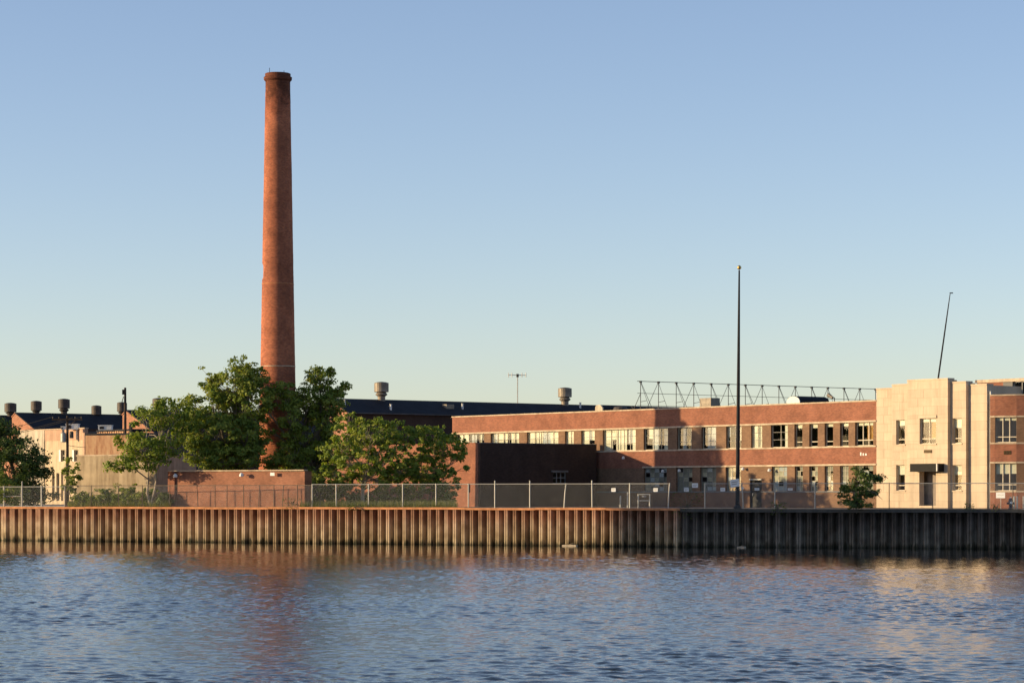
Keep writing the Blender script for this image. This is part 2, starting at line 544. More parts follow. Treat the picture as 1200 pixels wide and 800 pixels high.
# ================================================================== THE SETTING
# ---- bulkhead line
BP1 = Vector((WX(797, 206.0), 206.0))
_b0 = Vector((WX(50, 233.7), 233.7))
DL = (_b0 - BP1).normalized()              # going left, away
DR = (Vector((WX(1150, 199.4), 199.4)) - BP1).normalized()
BP0 = BP1 + DL * 92
BP2 = BP1 + DR * 46

# ---- water
def make_water():
    xs = np.concatenate([np.linspace(-700, -60, 14)[:-1], np.linspace(-60, -42, 24)[:-1], np.arange(-42, -21, 0.14), np.arange(-21, 21, 0.08), np.arange(21, 42, 0.14), np.linspace(42, 60, 24), np.linspace(60, 700, 14)[1:]])
    ys = [-200, -100, -40, 0, 20, 35, 45, 50]
    y = 53.0
    while y < 236:
        ys.append(y)
        y += 0.07 + max(0, (y - 58)) * 0.0014
    ys += [240, 260, 300]
    ys = np.array(ys, dtype=float)
    Xg, Yg = np.meshgrid(xs, ys)
    Z = np.zeros_like(Xg)
    r = np.random.default_rng(3)
    nw = 110
    for i in range(nw):
        lam = 0.24 * (6.5 ** r.random())          # 0.24 .. 1.6 m
        k = 2 * math.pi / lam
        th = r.normal(math.radians(255), math.radians(48))
        a = 0.0165 * (1.0 if lam < 0.9 else 0.6) / k
        ph = k * (Xg * math.cos(th) + Yg * math.sin(th)) + r.random() * 6.283
        Z += a * (np.sin(ph) + 0.25 * np.sin(2 * ph + 0.6))
    # gusts: calmer and rougher patches
    g = np.zeros_like(Xg)
    for i in range(14):
        lam = 8 + 30 * r.random()
        th = r.random() * 6.283
        g += np.sin(2 * math.pi / lam * (Xg * math.cos(th) + 0.45 * Yg * math.sin(th)) + r.random() * 6.283)
    g = 0.85 + 0.10 * g
    fade = np.clip((46 + 14 - np.abs(Xg)) / 14, 0, 1) * np.clip((Yg - 45) / 8, 0, 1) * np.clip((245 - Yg) / 8, 0, 1)
    # sheltered water close to the piling is calmer
    d = np.clip((212 - 0.45 * Xg - Yg) / 100.0, 0.0, 1.0)
    calm = 0.20 + 0.80 * d ** 0.9
    Z = Z * np.clip(g, 0.5, 1.12) * fade * calm
    ny, nx = Xg.shape
    co = np.stack([Xg, Yg, Z], axis=-1).reshape(-1, 3).astype(np.float32)
    idx = np.arange(nx * ny).reshape(ny, nx)
    q = np.stack([idx[:-1, :-1], idx[:-1, 1:], idx[1:, 1:], idx[1:, :-1]], axis=-1).reshape(-1, 4)
    me = bpy.data.meshes.new('water')
    me.vertices.add(len(co)); me.vertices.foreach_set('co', co.ravel())
    me.loops.add(q.size); me.loops.foreach_set('vertex_index', q.ravel().astype(np.int32))
    me.polygons.add(len(q))
    me.polygons.foreach_set('loop_start', np.arange(0, q.size, 4, dtype=np.int32))
    me.polygons.foreach_set('use_smooth', np.ones(len(q), dtype=bool))
    me.update(); me.validate()
    me.materials.append(M['water'])
    return struct(link('water', me))
make_water()

# ---- ground behind the bulkhead
back = 0.9
nL = Vector((-DL.y, DL.x)); nL = nL if nL.y > 0 else -nL
nR = Vector((-DR.y, DR.x)); nR = nR if nR.y > 0 else -nR
g0 = BP0 + nL * back; g1 = BP1 + (nL + nR).normalized() * back; g2 = BP2 + nR * back
m = MB()
m.v = [(g0.x, g0.y, GZ), (g1.x, g1.y, GZ), (g2.x, g2.y, GZ), (3000, 150, GZ), (4000, 6000, GZ), (-4000, 6000, GZ), (-3000, 300, GZ),
       (g0.x, g0.y, -2), (g1.x, g1.y, -2), (g2.x, g2.y, -2)]
m.f = [(0, 1, 5, 6), (1, 2, 3, 4), (1, 4, 5), (0, 7, 8, 1), (1, 8, 9, 2)]
struct(m.build('ground', 'ground'))
# river bed
m = MB(); m.quad((-4000, -3000, -2.2), (4000, -3000, -2.2), (4000, 260, -2.2), (-4000, 400, -2.2))
struct(m.build('river_bed', 'concrete_grey'))
# concrete apron along the office building, a sheet just above the yard
m = MB()
p = [fworld(-58, -0.4), fworld(-58, -5.0), fworld(13, -5.0), fworld(13, -0.4)]
m.quad(*[(q.x, q.y, GZ + 0.006) for q in (p[1], p[2], p[3], p[0])])
struct(m.build('pavement', 'concrete_grey'))

# ================================================================== BULKHEAD
bulk = thing('sheet_pile_bulkhead', 'long rusty steel sheet pile bulkhead rising from the river', 'bulkhead', (BP1.x, BP1.y, 0))
def pile_mesh(p, depth, top, groove=True, mat='pile'):
    g = 0.028
    prof = [(0, depth), (0.10, depth), (0.29, 0.0), (0.44, 0.0), (0.46, 0.09), (0.50, 0.09), (0.52, 0.0), (0.67, 0.0), (0.88, depth), (1.0, depth)]
    if not groove:
        prof = [(0, depth), (0.06, depth), (0.22, 0.0), (0.485, 0.0), (0.49, 0.04), (0.51, 0.04), (0.515, 0.0), (0.78, 0.0), (0.94, depth), (1.0, depth)]
    m = MB()
    for i, (x, y) in enumerate(prof):
        m.v += [(x * p, y, -1.8), (x * p, y, 0.35), (x * p, y, top)]
    for i in range(len(prof) - 1):
        for k in range(2):
            m.f.append((3 * i + k, 3 * i + 3 + k, 3 * i + 4 + k, 3 * i + 1 + k))
    me = m.mesh('sheet_pile'); me.materials.append(M[mat])
    return me
def run_piles(start, d, length, p, me, rz):
    n = int(length / p)
    for i in range(n):
        q = start + d * (p * i)
        link('sheet_pile', me, bulk, (q.x - BP1.x, q.y - BP1.y, random.uniform(-0.04, 0.0)), rz + random.gauss(0, 0.02))
    return start + d * (p * n)
dl = -DL                                           # left to right
rzl = math.atan2(dl.y, dl.x); rzr = math.atan2(DR.y, DR.x)
seam = Vector((WX(70, 232.9), 232.9))
seam = BP1 + DL * ((seam - BP1).length)
wide = pile_mesh(0.92, 0.55, 2.82, False)
norm = pile_mesh(0.762, 0.36, 2.82)
Lw = (seam - BP0).length
nwide = int(Lw / 0.92)
run_piles(seam - dl * (0.92 * nwide), dl, Lw + 0.3, 0.92, wide, rzl)
Ln = (BP1 - seam).length
nn = int(round(Ln / 0.762))
norm = pile_mesh(Ln / nn, 0.80, 2.82)
run_piles(seam, dl, Ln + 0.2, Ln / nn, norm, rzl)
normr = pile_mesh(0.79, 0.45, 2.72, True, 'pile_shaded')
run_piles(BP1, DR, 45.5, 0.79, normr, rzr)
def caprun(a, b, n, mat, z0, z1, over, depth, piece):
    L = (b - a).length; d = (b - a).normalized(); k = max(1, int(L / piece))
    for i in range(k):
        p = a + d * (L * i / k)
        w = L / k - 0.015
        m = MB().box(0, w, -over, depth, z0, z1)
        m.build('cap_beam', mat, bulk, (p.x - BP1.x, p.y - BP1.y, random.uniform(-0.02, 0.02)), math.atan2(d.y, d.x))
caprun(BP1 + DL * 92, BP1, nL, 'cap_rust', 2.76, 2.93, 0.06, 0.90, 6.0)
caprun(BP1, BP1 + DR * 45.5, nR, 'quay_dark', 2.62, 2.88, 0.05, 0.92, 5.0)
# fender bolts and mooring eyes seen on the piles
for px, py in ((11, 600), (160, 623), (285, 621), (330, 622), (395, 623), (471, 622), (511, 623), (591, 622), (632, 624), (720, 600), (760, 623)):
    Yb = 234.5 - (px - 50) * 27.7 / 747
    q = W(px, py, Yb - 0.2)
    m = MB().tube([(0, 0.15, 0), (0, -0.12, 0)], 0.12, 8)
    m.build('mooring_eye', 'vent_dark', bulk, (q.x - BP1.x, q.y - BP1.y, q.z), 0)

# ================================================================== FACTORY OFFICE BUILDING
RZF = -TH
office = thing('office_building', 'long two storey red brick factory office with pale stone entrance pavilion', 'building', A, RZF)
ZT, ZS1, ZS2, ZS3, ZS4 = 8.75, 7.14, 5.07, 3.58, 1.34
sB = fx(530)
def band(name, mat, x0, x1, y0, y1, z0, z1):
    return MB().box(x0, x1, y0, y1, z0, z1).build(name, mat, office)
# openings (columns of the photograph)
up = [(534, 567), (574.6, 608), (617, 654), (661.7, 672), (680.6, 696.6), (706, 744.6), (754, 782.4), (793, 810), (821.8, 838.8), (850.6, 868.5),
      (879.7, 892.8), (903, 923), (930.6, 940), (948, 958), (966, 976), (984, 994), (1001.7, 1023)]
lo = [(754, 781), (792, 811), (820, 839), (850, 868), (904, 922), (931, 940.5), (948, 958), (966, 976), (984, 994), (1002, 1023)]
ups = [(fx(a), fx(b)) for a, b in up]
los = [(fx(a), fx(b)) for a, b in lo]
door_s = (fx(878.5), fx(892.5))
sD = fx(703)
band('brick_parapet', 'brick_red', sB, 0, 0, 0.35, ZS1 + 0.07, ZT)
def piers(ops, z0, z1):
    xs = [sB] + [e for o in sorted(ops) for e in o] + [0.0]
    for k in range(0, len(xs), 2):
        if xs[k + 1] - xs[k] > 0.02:
            MB().box(xs[k], xs[k + 1], 0.03, 0.35, z0, z1).build('brick_pier', 'brick_brown', office)
piers(ups, ZS2 + 0.06, ZS1 - 0.07)
band('brick_spandrel', 'brick_red', sB, 0, 0, 0.35, ZS3 + 0.07, ZS2 - 0.06)
piers(los + [door_s], ZS4 + 0.06, ZS3 - 0.07)
band('brick_pier', 'brick_brown', door_s[0] + 0.002, door_s[1] - 0.002, 0.03, 0.35, 2.47, ZS3 - 0.07)
MB().wall(sB, 0, -0.3, ZS4 - 0.06, 0.0, 0.35, [(door_s[0], door_s[1], -0.3, ZS4 - 0.06)]).build('brick_dado', 'brick_brown', office)
# string courses
for z, h, a, b in ((ZS1, 0.07, sB - 0.05, -0.003), (ZS2, 0.06, sB - 0.05, -0.003), (ZS3, 0.07, fx(753), -0.003)):
    band('string_course', 'coping', a, b, -0.07, 0.30, z - h, z + h)
band('string_course', 'brick_red', sB, fx(753) - 0.003, 0.0, 0.33, ZS3 - 0.07, ZS3 + 0.07)
MB().wall(sB, -0.003, ZS4 - 0.06, ZS4 + 0.06, -0.06, 0.3, [(door_s[0], door_s[1], ZS4 - 0.06, ZS4 + 0.06)]).build('string_course', 'concrete_grey', office)
band('coping', 'coping', sB - 0.06, -0.003, -0.06, 0.45, ZT, ZT + 0.11)
# roof, end wall, back
band('roof', 'roof_grey', sB + 0.36, 13.5, 0.36, 36, 8.05, 8.25)
band('end_wall', 'brick_red', sB, sB + 0.35, 0.352, 36, -0.3, ZT)
band('back_wall', 'brick_brown', sB + 0.36, 13.5, 36.002, 36.35, -0.3, ZT)
band('floor_slab', 'room', sB + 0.36, -0.01, 0.36, 9.0, 3.35, 3.65)
band('partition', 'room', sB + 0.36, 13.0, 5.2, 5.4, 0, 8.04)

def window(parent, x, y, z, w, h, rz=0.0, cols=1, trans=(), style='sash', frame='frame', depth=0.22, label=None, dens=0.75, tframe=None):
    """a window: frame mesh as the part; mullions, panes and blinds as its sub-parts"""
    fw = 0.05 if style != 'patch' else 0.035
    m = MB()
    m.box(0, fw, 0, 0.08, 0, h).box(w - fw, w, 0, 0.08, 0, h).box(fw, w - fw, 0, 0.08, 0, fw).box(fw, w - fw, 0, 0.08, h - fw, h)
    f = m.build('window', frame, parent, (x, y, z), rz)
    if label: f['label'] = label
    mw = {'drape': 0.035, 'patch': 0.03}.get(style, 0.07)
    iw = (w - 2 * fw)
    for c in range(1, cols):
        xc = fw + iw * c / cols
        MB().box(xc - mw / 2, xc + mw / 2, 0.01, 0.075, fw, h - fw).build('mullion', frame, f)
    zs = [fw] + [h * tt for tt in trans] + [h - fw]
    for zz in zs[1:-1]:
        MB().box(fw, w - fw, 0.005, 0.07, zz - mw / 2, zz + mw / 2).build('transom', tframe or frame, f)
    MB().box(fw, w - fw, 0.035, 0.041, fw, h - fw).build('pane', 'glass', f)
    if style == 'drape':
        k = cols
        xx = fw
        while xx < w - fw - 0.1:
            ww = random.choice((0.22, 0.35, 0.5, 0.8, 1.1))
            ww = min(ww, w - fw - xx)
            if random.random() < dens:
                drop = random.choice((0, 0, 0, 0, 0.3, 0.5))
                mm = MB(); n = max(2, int(ww / 0.09)); pts = []
                for i in range(n + 1):
                    pts.append((xx + ww * i / n, 0.085 + (0.02 if i % 2 else 0)))
                for i in range(n):
                    a, b = pts[i], pts[i + 1]
                    mm.quad((a[0], a[1], fw + drop * h), (b[0], b[1], fw + drop * h), (b[0], b[1], h - fw), (a[0], a[1], h - fw))
                mm.build('drape', random.choice(('drape', 'drape', 'drape', 'drape_blue')), f)
            xx += ww + random.choice((0, 0, 0.06, 0.12))
    elif style == 'shade':
        fr = random.uniform(0.12, 0.24)
        MB().box(fw, w - fw, 0.09, 0.10, h * (1 - fr), h - fw).build('roller_blind', 'drape', f)
    elif style == 'halfshade':
        MB().box(fw, w - fw, 0.09, 0.10, h * 0.62, h - fw).build('roller_blind', 'drape', f)
    elif style == 'amber':
        MB().box(fw, w - fw, 0.09, 0.10, h * 0.86, h - fw).build('roller_blind', 'drape', f)
        mm = MB(); n = 10; x0 = w * 0.52; ww = w * 0.36
        for i in range(n):
            a = x0 + ww * i / n; b = x0 + ww * (i + 1) / n
            mm.quad((a, 0.14 + 0.04 * (i % 2), h * 0.2), (b, 0.14 + 0.04 * ((i + 1) % 2), h * 0.2), (b, 0.14 + 0.04 * ((i + 1) % 2), h * 0.86), (a, 0.14 + 0.04 * (i % 2), h * 0.86))
        mm.build('drape', 'amber', f)
    elif style == 'patch':
        for c in range(cols):
            for r in range(len(zs) - 1):
                if random.random() < 0.86:
                    a = fw + iw * c / cols + 0.03; b = fw + iw * (c + 1) / cols - 0.03
                    MB().box(a, b, 0.046, 0.052, zs[r] + 0.03, zs[r + 1] - 0.03).build('painted_pane', random.choice(('pane_a', 'pane_a', 'pane_b', 'drape_blue')), f)
    return f

for i, (a, b) in enumerate(ups):
    w = b - a
    z0, h = ZS2 + 0.06, ZS1 - ZS2 - 0.13
    if i == 16:
        window(office, a, 0.24, z0, w, h, cols=3, trans=(0.24,), style='amber')
    elif i >= 12:
        window(office, a, 0.24, z0, w, h, cols=1, trans=(0.22,), style='shade')
    else:
        window(office, a, 0.22, z0, w, h, cols=max(2, int(w / 0.85)), trans=(0.34, 0.67), style='drape', frame='frame', tframe='frame_grey', dens=0.85 if i < 6 else 0.6)
for i, (a, b) in enumerate(los):
    w = b - a
    z0, h = ZS4 + 0.06, ZS3 - ZS4 - 0.13
    window(office, a, 0.22, z0, w, h, cols=max(2, int(w / 0.55)), trans=(0.2, 0.4, 0.6, 0.8), style='patch', frame='frame_grey' if i < 4 else 'frame')
d = MB().box(0, door_s[1] - door_s[0], 0, 0.06, -0.05, 2.35).build('door', 'door', office, (door_s[0], 0.22, 0))
MB().box(0.15, 0.22, -0.06, 0.0, 1.0, 1.25).build('handle', 'galv', d)
MB().box(-0.02, door_s[1] - door_s[0] + 0.02, -0.05, 0.2, 2.352, 2.46).build('door_hood', 'galv', office, (door_s[0], 0.0, 0))

# white raised characters left on the spandrel by the pavilion (too weathered to read)
cx = fx(1008.2); cz = fz(533.6, cx)
for i, (w, h) in enumerate(((0.15, 0.27), (0.15, 0.20), (0.17, 0.17))):
    MB().box(cx + i * 0.29, cx + i * 0.29 + w, -0.03, -0.002, cz, cz + h).build('raised_character', 'white_metal', office)

# ---- stone pavilion
pav = MB()
sO1, sM1, sC1 = 0.0, fx(1045.4, -0.35), fx(1063.3, -0.7)
sC2, sM2, sO2 = fx(1110.6, -0.7), fx(1132.0, -0.35), fx(1156.5, 0.0)
zO, zM, zC = 9.68, 9.93, 10.22
pav.box(sO1 + 0.06, sO2 - 0.02, 0.62, 0.8, -0.2, zO - 0.4)
pavo = pav.build('entrance_pavilion', 'mortar', office)
def ashlar(x0, x1, y, z0, z1, depth, ops, course=0.69):
    """real limestone blocks, course by course, cut at the openings"""
    n = int(round((z1 - z0) / course)); ch = (z1 - z0) / n
    zs = sorted({round(z0 + i * ch, 4) for i in range(n + 1)} | {o[2] for o in ops if z0 < o[2] < z1} | {o[3] for o in ops if z0 < o[3] < z1})
    keep = [zs[0]]
    for z in zs[1:]:
        if z - keep[-1] < 0.2 and not any(abs(z - e) < 1e-6 for o in ops for e in o[2:4]) and z != zs[-1]:
            continue
        keep.append(z)
    zs = keep
    for j in range(len(zs) - 1):
        za, zb = zs[j], zs[j + 1]; zm = (za + zb) / 2
        segs = [(x0, x1)]
        for o in ops:
            if o[2] < zm < o[3]:
                ns = []
                for a, b in segs:
                    if o[1] <= a or o[0] >= b: ns.append((a, b)); continue
                    if o[0] > a: ns.append((a, o[0]))
                    if o[1] < b: ns.append((o[1], b))
                segs = ns
        for a, b in segs:
            L = b - a
            if L < 0.03: continue
            k = max(1, int(round(L / 1.35)))
            edges = [a + L * i / k for i in range(k + 1)]
            for i in range(1, k):
                edges[i] += (0.22 if j % 2 else -0.22) * L / k
            for i in range(k):
                g = 0.008
                MB().box(edges[i] + (g if i else 0), edges[i + 1] - (g if i < k - 1 else 0), y + random.uniform(0, 0.006), y + depth, za + g, zb - g).build('stone_block', 'stone', pavo)
def op(pa, pb, ya, yb, off):
    s0, s1 = fx(pa, off), fx(pb, off); sm = (s0 + s1) / 2
    return (s0, s1, fz(yb, sm, off), fz(ya, sm, off))
oL2 = op(1050, 1060.3, 492.0, 520.6, -0.35); oL1 = op(1050, 1060.3, 544.7, 574.4, -0.35)
oC2 = op(1077.6, 1096.8, 490.0, 519.8, -0.7); oD = op(1077.2, 1096.8, 552.0, 592.2, -0.7)
oR2 = op(1116.0, 1126.8, 490.0, 519.2, -0.35); oR1 = op(1116.0, 1126.8, 544.7, 574.4, -0.35)
ashlar(sO1, sM1, 0.0, -0.1, zO, 0.55, [])
ashlar(sM1, sC1, -0.35, -0.1, zM, 0.55, [oL1, oL2])
ashlar(sC1, sC2, -0.7, -0.1, zC, 0.55, [oC2, oD])
ashlar(sC2, sM2, -0.35, -0.1, zM, 0.55, [oR1, oR2])
ashlar(sM2, sO2, 0.0, -0.1, zO, 0.55, [])
# mortar backing right behind the blocks so the joints read as recessed
def backing(x0, x1, y, z1, ops):
    MB().wall(x0 + 0.012, x1 - 0.012, -0.15, z1 - 0.012, y + 0.02, y + 0.53, ops).build('joint_backing', 'mortar', pavo)
backing(sO1, sM1, 0.0, zO, []); backing(sM1, sC1, -0.35, zM, [(o[0] - 0.01, o[1] + 0.01, o[2] - 0.01, o[3] + 0.01) for o in (oL1, oL2)])
backing(sC1, sC2, -0.7, zC, [(o[0] - 0.01, o[1] + 0.01, o[2] - 0.01, o[3] + 0.01) for o in (oC2, oD)])
backing(sC2, sM2, -0.35, zM, [(o[0] - 0.01, o[1] + 0.01, o[2] - 0.01, o[3] + 0.01) for o in (oR1, oR2)]); backing(sM2, sO2, 0.0, zO, [])
for x0, x1, y, z in ((sO1, sM1, 0.0, zO), (sM1, sC1, -0.35, zM), (sC1, sC2, -0.7, zC), (sC2, sM2, -0.35, zM), (sM2, sO2, 0.0, zO)):
    MB().box(x0 - 0.02, x1 + 0.02, y - 0.03, y + 0.75, z, z + 0.13).build('parapet_stone', 'stone', pavo)
# side and rear of the pavilion above the wings
MB().box(sO1 + 0.002, sO1 + 0.3, 0.552, 4.0, 8.3, zO - 0.002).build('return_wall', 'stone', pavo)
MB().box(sO2 - 0.3, sO2 - 0.002, 0.552, 4.0, -0.2, zO - 0.002).build('return_wall', 'stone', pavo)
for x0, x1, y, z in ((sM1, sC1, 0.402, zM), (sC1, sC2, 0.052, zC), (sC2, sM2, 0.402, zM)):
    MB().box(x0, x1, y - 0.2, y + 0.3, 8.2, z - 0.01).build('parapet_back', 'mortar', pavo)
for o, off, st, cols in ((oL2, -0.35, 'shade', 1), (oR2, -0.35, 'halfshade', 1), (oL1, -0.35, 'halfshade', 1), (oR1, -0.35, 'halfshade', 1)):
    window(office, o[0], off + 0.2, o[2], o[1] - o[0], o[3] - o[2], cols=cols, trans=(0.2,), style=st)
window(office, oC2[0], -0.7 + 0.2, oC2[2], oC2[1] - oC2[0], oC2[3] - oC2[2], cols=2, trans=(0.2,), style='amber')
for o, off in ((oL2, -0.35), (oR2, -0.35), (oC2, -0.7), (oL1, -0.35), (oR1, -0.35)):
    MB().box(o[0] - 0.08, o[1] + 0.08, off - 0.06, off + 0.18, o[2] - 0.10, o[2] - 0.002).build('window_sill', 'stone', office)
MB().box(oC2[0] - 0.1, oC2[1] + 0.1, -0.78, -0.705, oC2[3], oC2[3] + 0.24).build('window_hood', 'stone', office)
# doorway: pale inner wall on the left, narrow glazed door on the right
dw = oD[1] - oD[0]
MB().box(oD[0] + 0.004, oD[0] + dw * 0.62, 0.25, 0.36, oD[2], oD[3]).build('porch_panel', 'door_pale', office)
MB().box(oD[0] + 0.01, oD[1] - 0.01, -0.66, 0.24, oD[2] - 0.12, oD[2]).build('door_step', 'stone', office)
dd = MB().wall(oD[0] + dw * 0.62, oD[1] - 0.004, oD[2], oD[3], 0.22, 0.29, [(oD[0] + dw * 0.70, oD[1] - 0.09, oD[2] + 0.25, oD[3] - 0.75), (oD[0] + dw * 0.70, oD[1] - 0.09, oD[3] - 0.6, oD[3] - 0.12)]).build('door', 'door', office)
MB().box(oD[0] + dw * 0.70, oD[1] - 0.09, 0.25, 0.256, oD[2] + 0.25, oD[3] - 0.12).build('pane', 'glass', dd)
MB().box(oD[0] + dw * 0.72, oD[1] - 0.14, 0.30, 0.31, oD[2] + 0.4, oD[3] - 0.85).build('paper_notice', 'drape_blue', dd)
# canopy box over the door
ca0, ca1 = fx(1066.5, -1.5), fx(1098.0, -1.5)
zc0, zc1 = oD[3] - 0.03, fz(543.0, (ca0 + ca1) / 2, -1.5)
cn = MB().box(ca0, ca1, -1.5, -0.703, zc0, zc1).build('canopy', 'canopy', office)
for k in range(4):
    zz = zc0 + (zc1 - zc0) * (k + 0.5) / 4
    MB().box(ca0 - 0.02, ca1 + 0.02, -1.52, -0.71, zz - 0.03, zz + 0.03).build('fascia_rib', 'dark_metal', cn)
MB().box(ca1 - 0.06, ca1 + 0.03, -1.53, -1.42, zc0 + 0.02, zc1 - 0.02).build('corner_strip', 'white_metal', cn)
s0, s1 = fx(1083, -0.7), fx(1092.2, -0.7)
MB().box(s0, s1, -0.74, -0.702, fz(530.6, s0, -0.7), fz(527.0, s0, -0.7)).build('name_plate', 'plate', office)
# downspout in the corner by the right wing
MB().tube([(sO2 + 0.16, 0.25, 0), (sO2 + 0.16, 0.25, 9.2)], 0.07, 8).build('downspout', 'white_metal', office)

# ---- right wing: brick wall that bends round towards the right
E = Vector((WX(1160, 212.0), 212.0))
pts = [E]; ang = -math.radians(36)
for L, da in ((0.42, 9), (1.72, 15), (0.62, 15), (0.7, 14), (0.8, 12), (4.0, 0)):
    pts.append(pts[-1] + Vector((math.cos(ang), math.sin(ang))) * L)
    ang += math.radians(da)
lp = [flocal(p.x, p.y) for p in pts]
s_in = flocal(E.x, E.y)
def seg_box(i, z0, z1, proud, thick, name, mat, parent=office):
    a, b = Vector(lp[i]), Vector(lp[i + 1]); d = (b - a); L = d.length
    rz = math.atan2(d.y, d.x)
    return MB().box(0, L, -proud, thick, z0, z1).build(name, mat, parent, (a.x, a.y, 0), rz)
for i in range(len(lp) - 1):
    isw = (i == 1)
    seg_box(i, ZS1 + 0.07, ZT, 0, 0.3, 'brick_parapet', 'brick_red')
    seg_box(i, ZS3 + 0.07, ZS2 - 0.06, 0, 0.3, 'brick_spandrel', 'brick_red')
    seg_box(i, -0.3, ZS4 - 0.06, 0, 0.3, 'brick_dado', 'brick_red')
    for z in (ZS1, ZS2, ZS3, ZS4):
        seg_box(i, z - 0.06, z + 0.06, 0.06, 0.3, 'string_course', 'coping')
    seg_box(i, ZT, ZT + 0.1, 0.05, 0.4, 'coping', 'coping')
    if not isw:
        seg_box(i, ZS2 + 0.06, ZS1 - 0.06, -0.03, 0.3, 'brick_pier', 'brick_brown')
        seg_box(i, ZS4 + 0.06, ZS3 - 0.06, -0.03, 0.3, 'brick_pier', 'brick_brown')
a, b = Vector(lp[1]), Vector(lp[2]); dv = b - a; rzw = math.atan2(dv.y, dv.x)
nv = Vector((-dv.y, dv.x)).normalized()
for z0, z1, st in ((ZS2 + 0.06, ZS1 - 0.06, 'shade'), (ZS4 + 0.06, ZS3 - 0.06, 'halfshade')):
    q = a + nv * 0.16
    window(office, q.x, q.y, z0, dv.length, z1 - z0, rz=rzw, cols=3, trans=(0.22,), style=st)
# three weathered marks on the right wing spandrel
q = a + dv * 0.42 - nv * 0.035
for i in range(3):
    MB().box(i * 0.21, i * 0.21 + 0.15, 0, 0.03, 4.20, 4.50).build('raised_character', 'plate', office, (q.x, q.y, 0), rzw)

# ---- penthouse above the right wing
ph = thing('rooftop_penthouse', 'small brick and concrete penthouse on the roof behind the stone pavilion', 'penthouse', fworld(10, 5, 8.25), RZF)
def pl(s): return s - 10
p0, p1, p2, p3 = pl(fx(1145, 5)), pl(fx(1176, 5)), pl(fx(1187, 5)), pl(fx(1225, 5))
zp = fz(442.5, 12, 5) - 8.25
wz0, wz1 = 0.9, zp - 0.62
MB().wall(p0, p1, 0, zp - 0.25, 0, 0.3, [(pl(fx(1161, 5)), p1, wz0 - 1.5, wz1)]).build('wall', 'brick_red', ph)
MB().box(pl(fx(1161, 5)), p1, 0.12, 0.17, 0.0, wz1).build('shutter', 'roof_grey', ph)
MB().box(p1 + 0.002, p2, -0.05, 0.35, 0, zp - 0.25).build('concrete_pier', 'concrete_grey', ph)
for k in range(4):
    x = p2 + (p3 - p2) * k / 4
    MB().box(x + 0.002, x + 0.07, 0.1, 0.18, 0, zp - 0.25).build('mullion', 'frame_grey', ph)
MB().box(p2 + 0.003, p3, 0.13, 0.136, 0, zp - 0.25).build('pane', 'glass', ph)
MB().box(p0, p3, 3.0, 3.2, 0, zp - 0.25).build('wall', 'room', ph)
MB().box(p0, p0 + 0.3, 0.302, 2.99, 0, zp - 0.25).build('wall', 'brick_red', ph)
MB().box(p0 - 0.12, p3 + 0.1, -0.12, 3.3, zp - 0.248, zp).build('roof_slab', 'coping', ph)

# ---- brick annex in front of the office
YA = -13.8
annex = thing('brick_annex', 'flat roofed brick annex with shaded blank front and one small window', 'building', fworld(sD, YA), RZF)
ZA = fz(520.3, sD, YA / 2)
La = sD - sB + 0.5
aw0, aw1 = 8.1, 9.75
# local frame: x along the office front, y into the site; shaded face is x = 0
uw0 = foff(648, sD) - YA; uw1 = foff(663.5, sD) - YA
wz0, wz1 = fz(566, sD, uw0 + YA), fz(553, sD, uw0 + YA)
MB().wall(0.0, 13.4, -0.3, ZA, -0.3, 0.0, [(uw0, uw1, wz0, wz1)], axis='y').build('wall', 'brick_shaded', annex)
MB().wall(-La, -0.302, -0.3, ZA, 0.0, 0.3, [(-1.9, -1.5, 1.3, 2.1)]).build('wall', 'brick_red', annex)
MB().box(-La, -La + 0.3, 0.302, 13.4, -0.3, ZA).build('wall', 'brick_red', annex)
MB().box(-La + 0.31, -0.302, 0.31, 13.4, ZA - 0.6, ZA - 0.4).build('roof', 'roof_grey', annex)
MB().wall(-0.04, 13.4, ZA, ZA + 0.08, -0.34, 0.04, axis='y').build('coping', 'roof_grey', annex)
MB().box(-La - 0.04, -0.342, -0.04, 0.34, ZA, ZA + 0.08).build('coping', 'brick_red', annex)
wdw = window(annex, -0.12, uw0, wz0, uw1 - uw0, wz1 - wz0, rz=math.pi / 2, cols=3, trans=(0.5,), style='none', frame='frame_grey')
MB().box(-0.302, 0.06, uw0 - 0.2, uw1 + 0.2, wz1 + 0.002, wz1 + 0.16).build('lintel', 'concrete_grey', annex)
MB().box(-0.302, 0.07, uw0 - 0.12, uw1 + 0.12, wz0 - 0.12, wz0 - 0.002).build('window_sill', 'concrete_grey', annex)

# ================================================================== SAWTOOTH HALLS
def ventilator(hall, x, y, z, d=1.55, h=1.15, mat='vent_metal', neck=0.55):
    v = MB().lathe([(d * 0.47, 0), (d * 0.5, 0.03), (d * 0.5, h - 0.05), (d * 0.47, h)], 20).build('ventilator', mat, hall, (x, y, z + neck), smooth=False)
    MB().lathe([(d * 0.27, -neck - 0.5), (d * 0.27, -neck * 0.55), (d * 0.42, -neck * 0.35), (d * 0.42, -neck * 0.28), (d * 0.3, -0.002)], 16).build('neck', mat, v)
    MB().lathe([(d * 0.40, h + 0.002), (d * 0.34, h + 0.05), (d * 0.05, h + 0.10)], 16).build('lid', 'vent_dark', v)
    return v

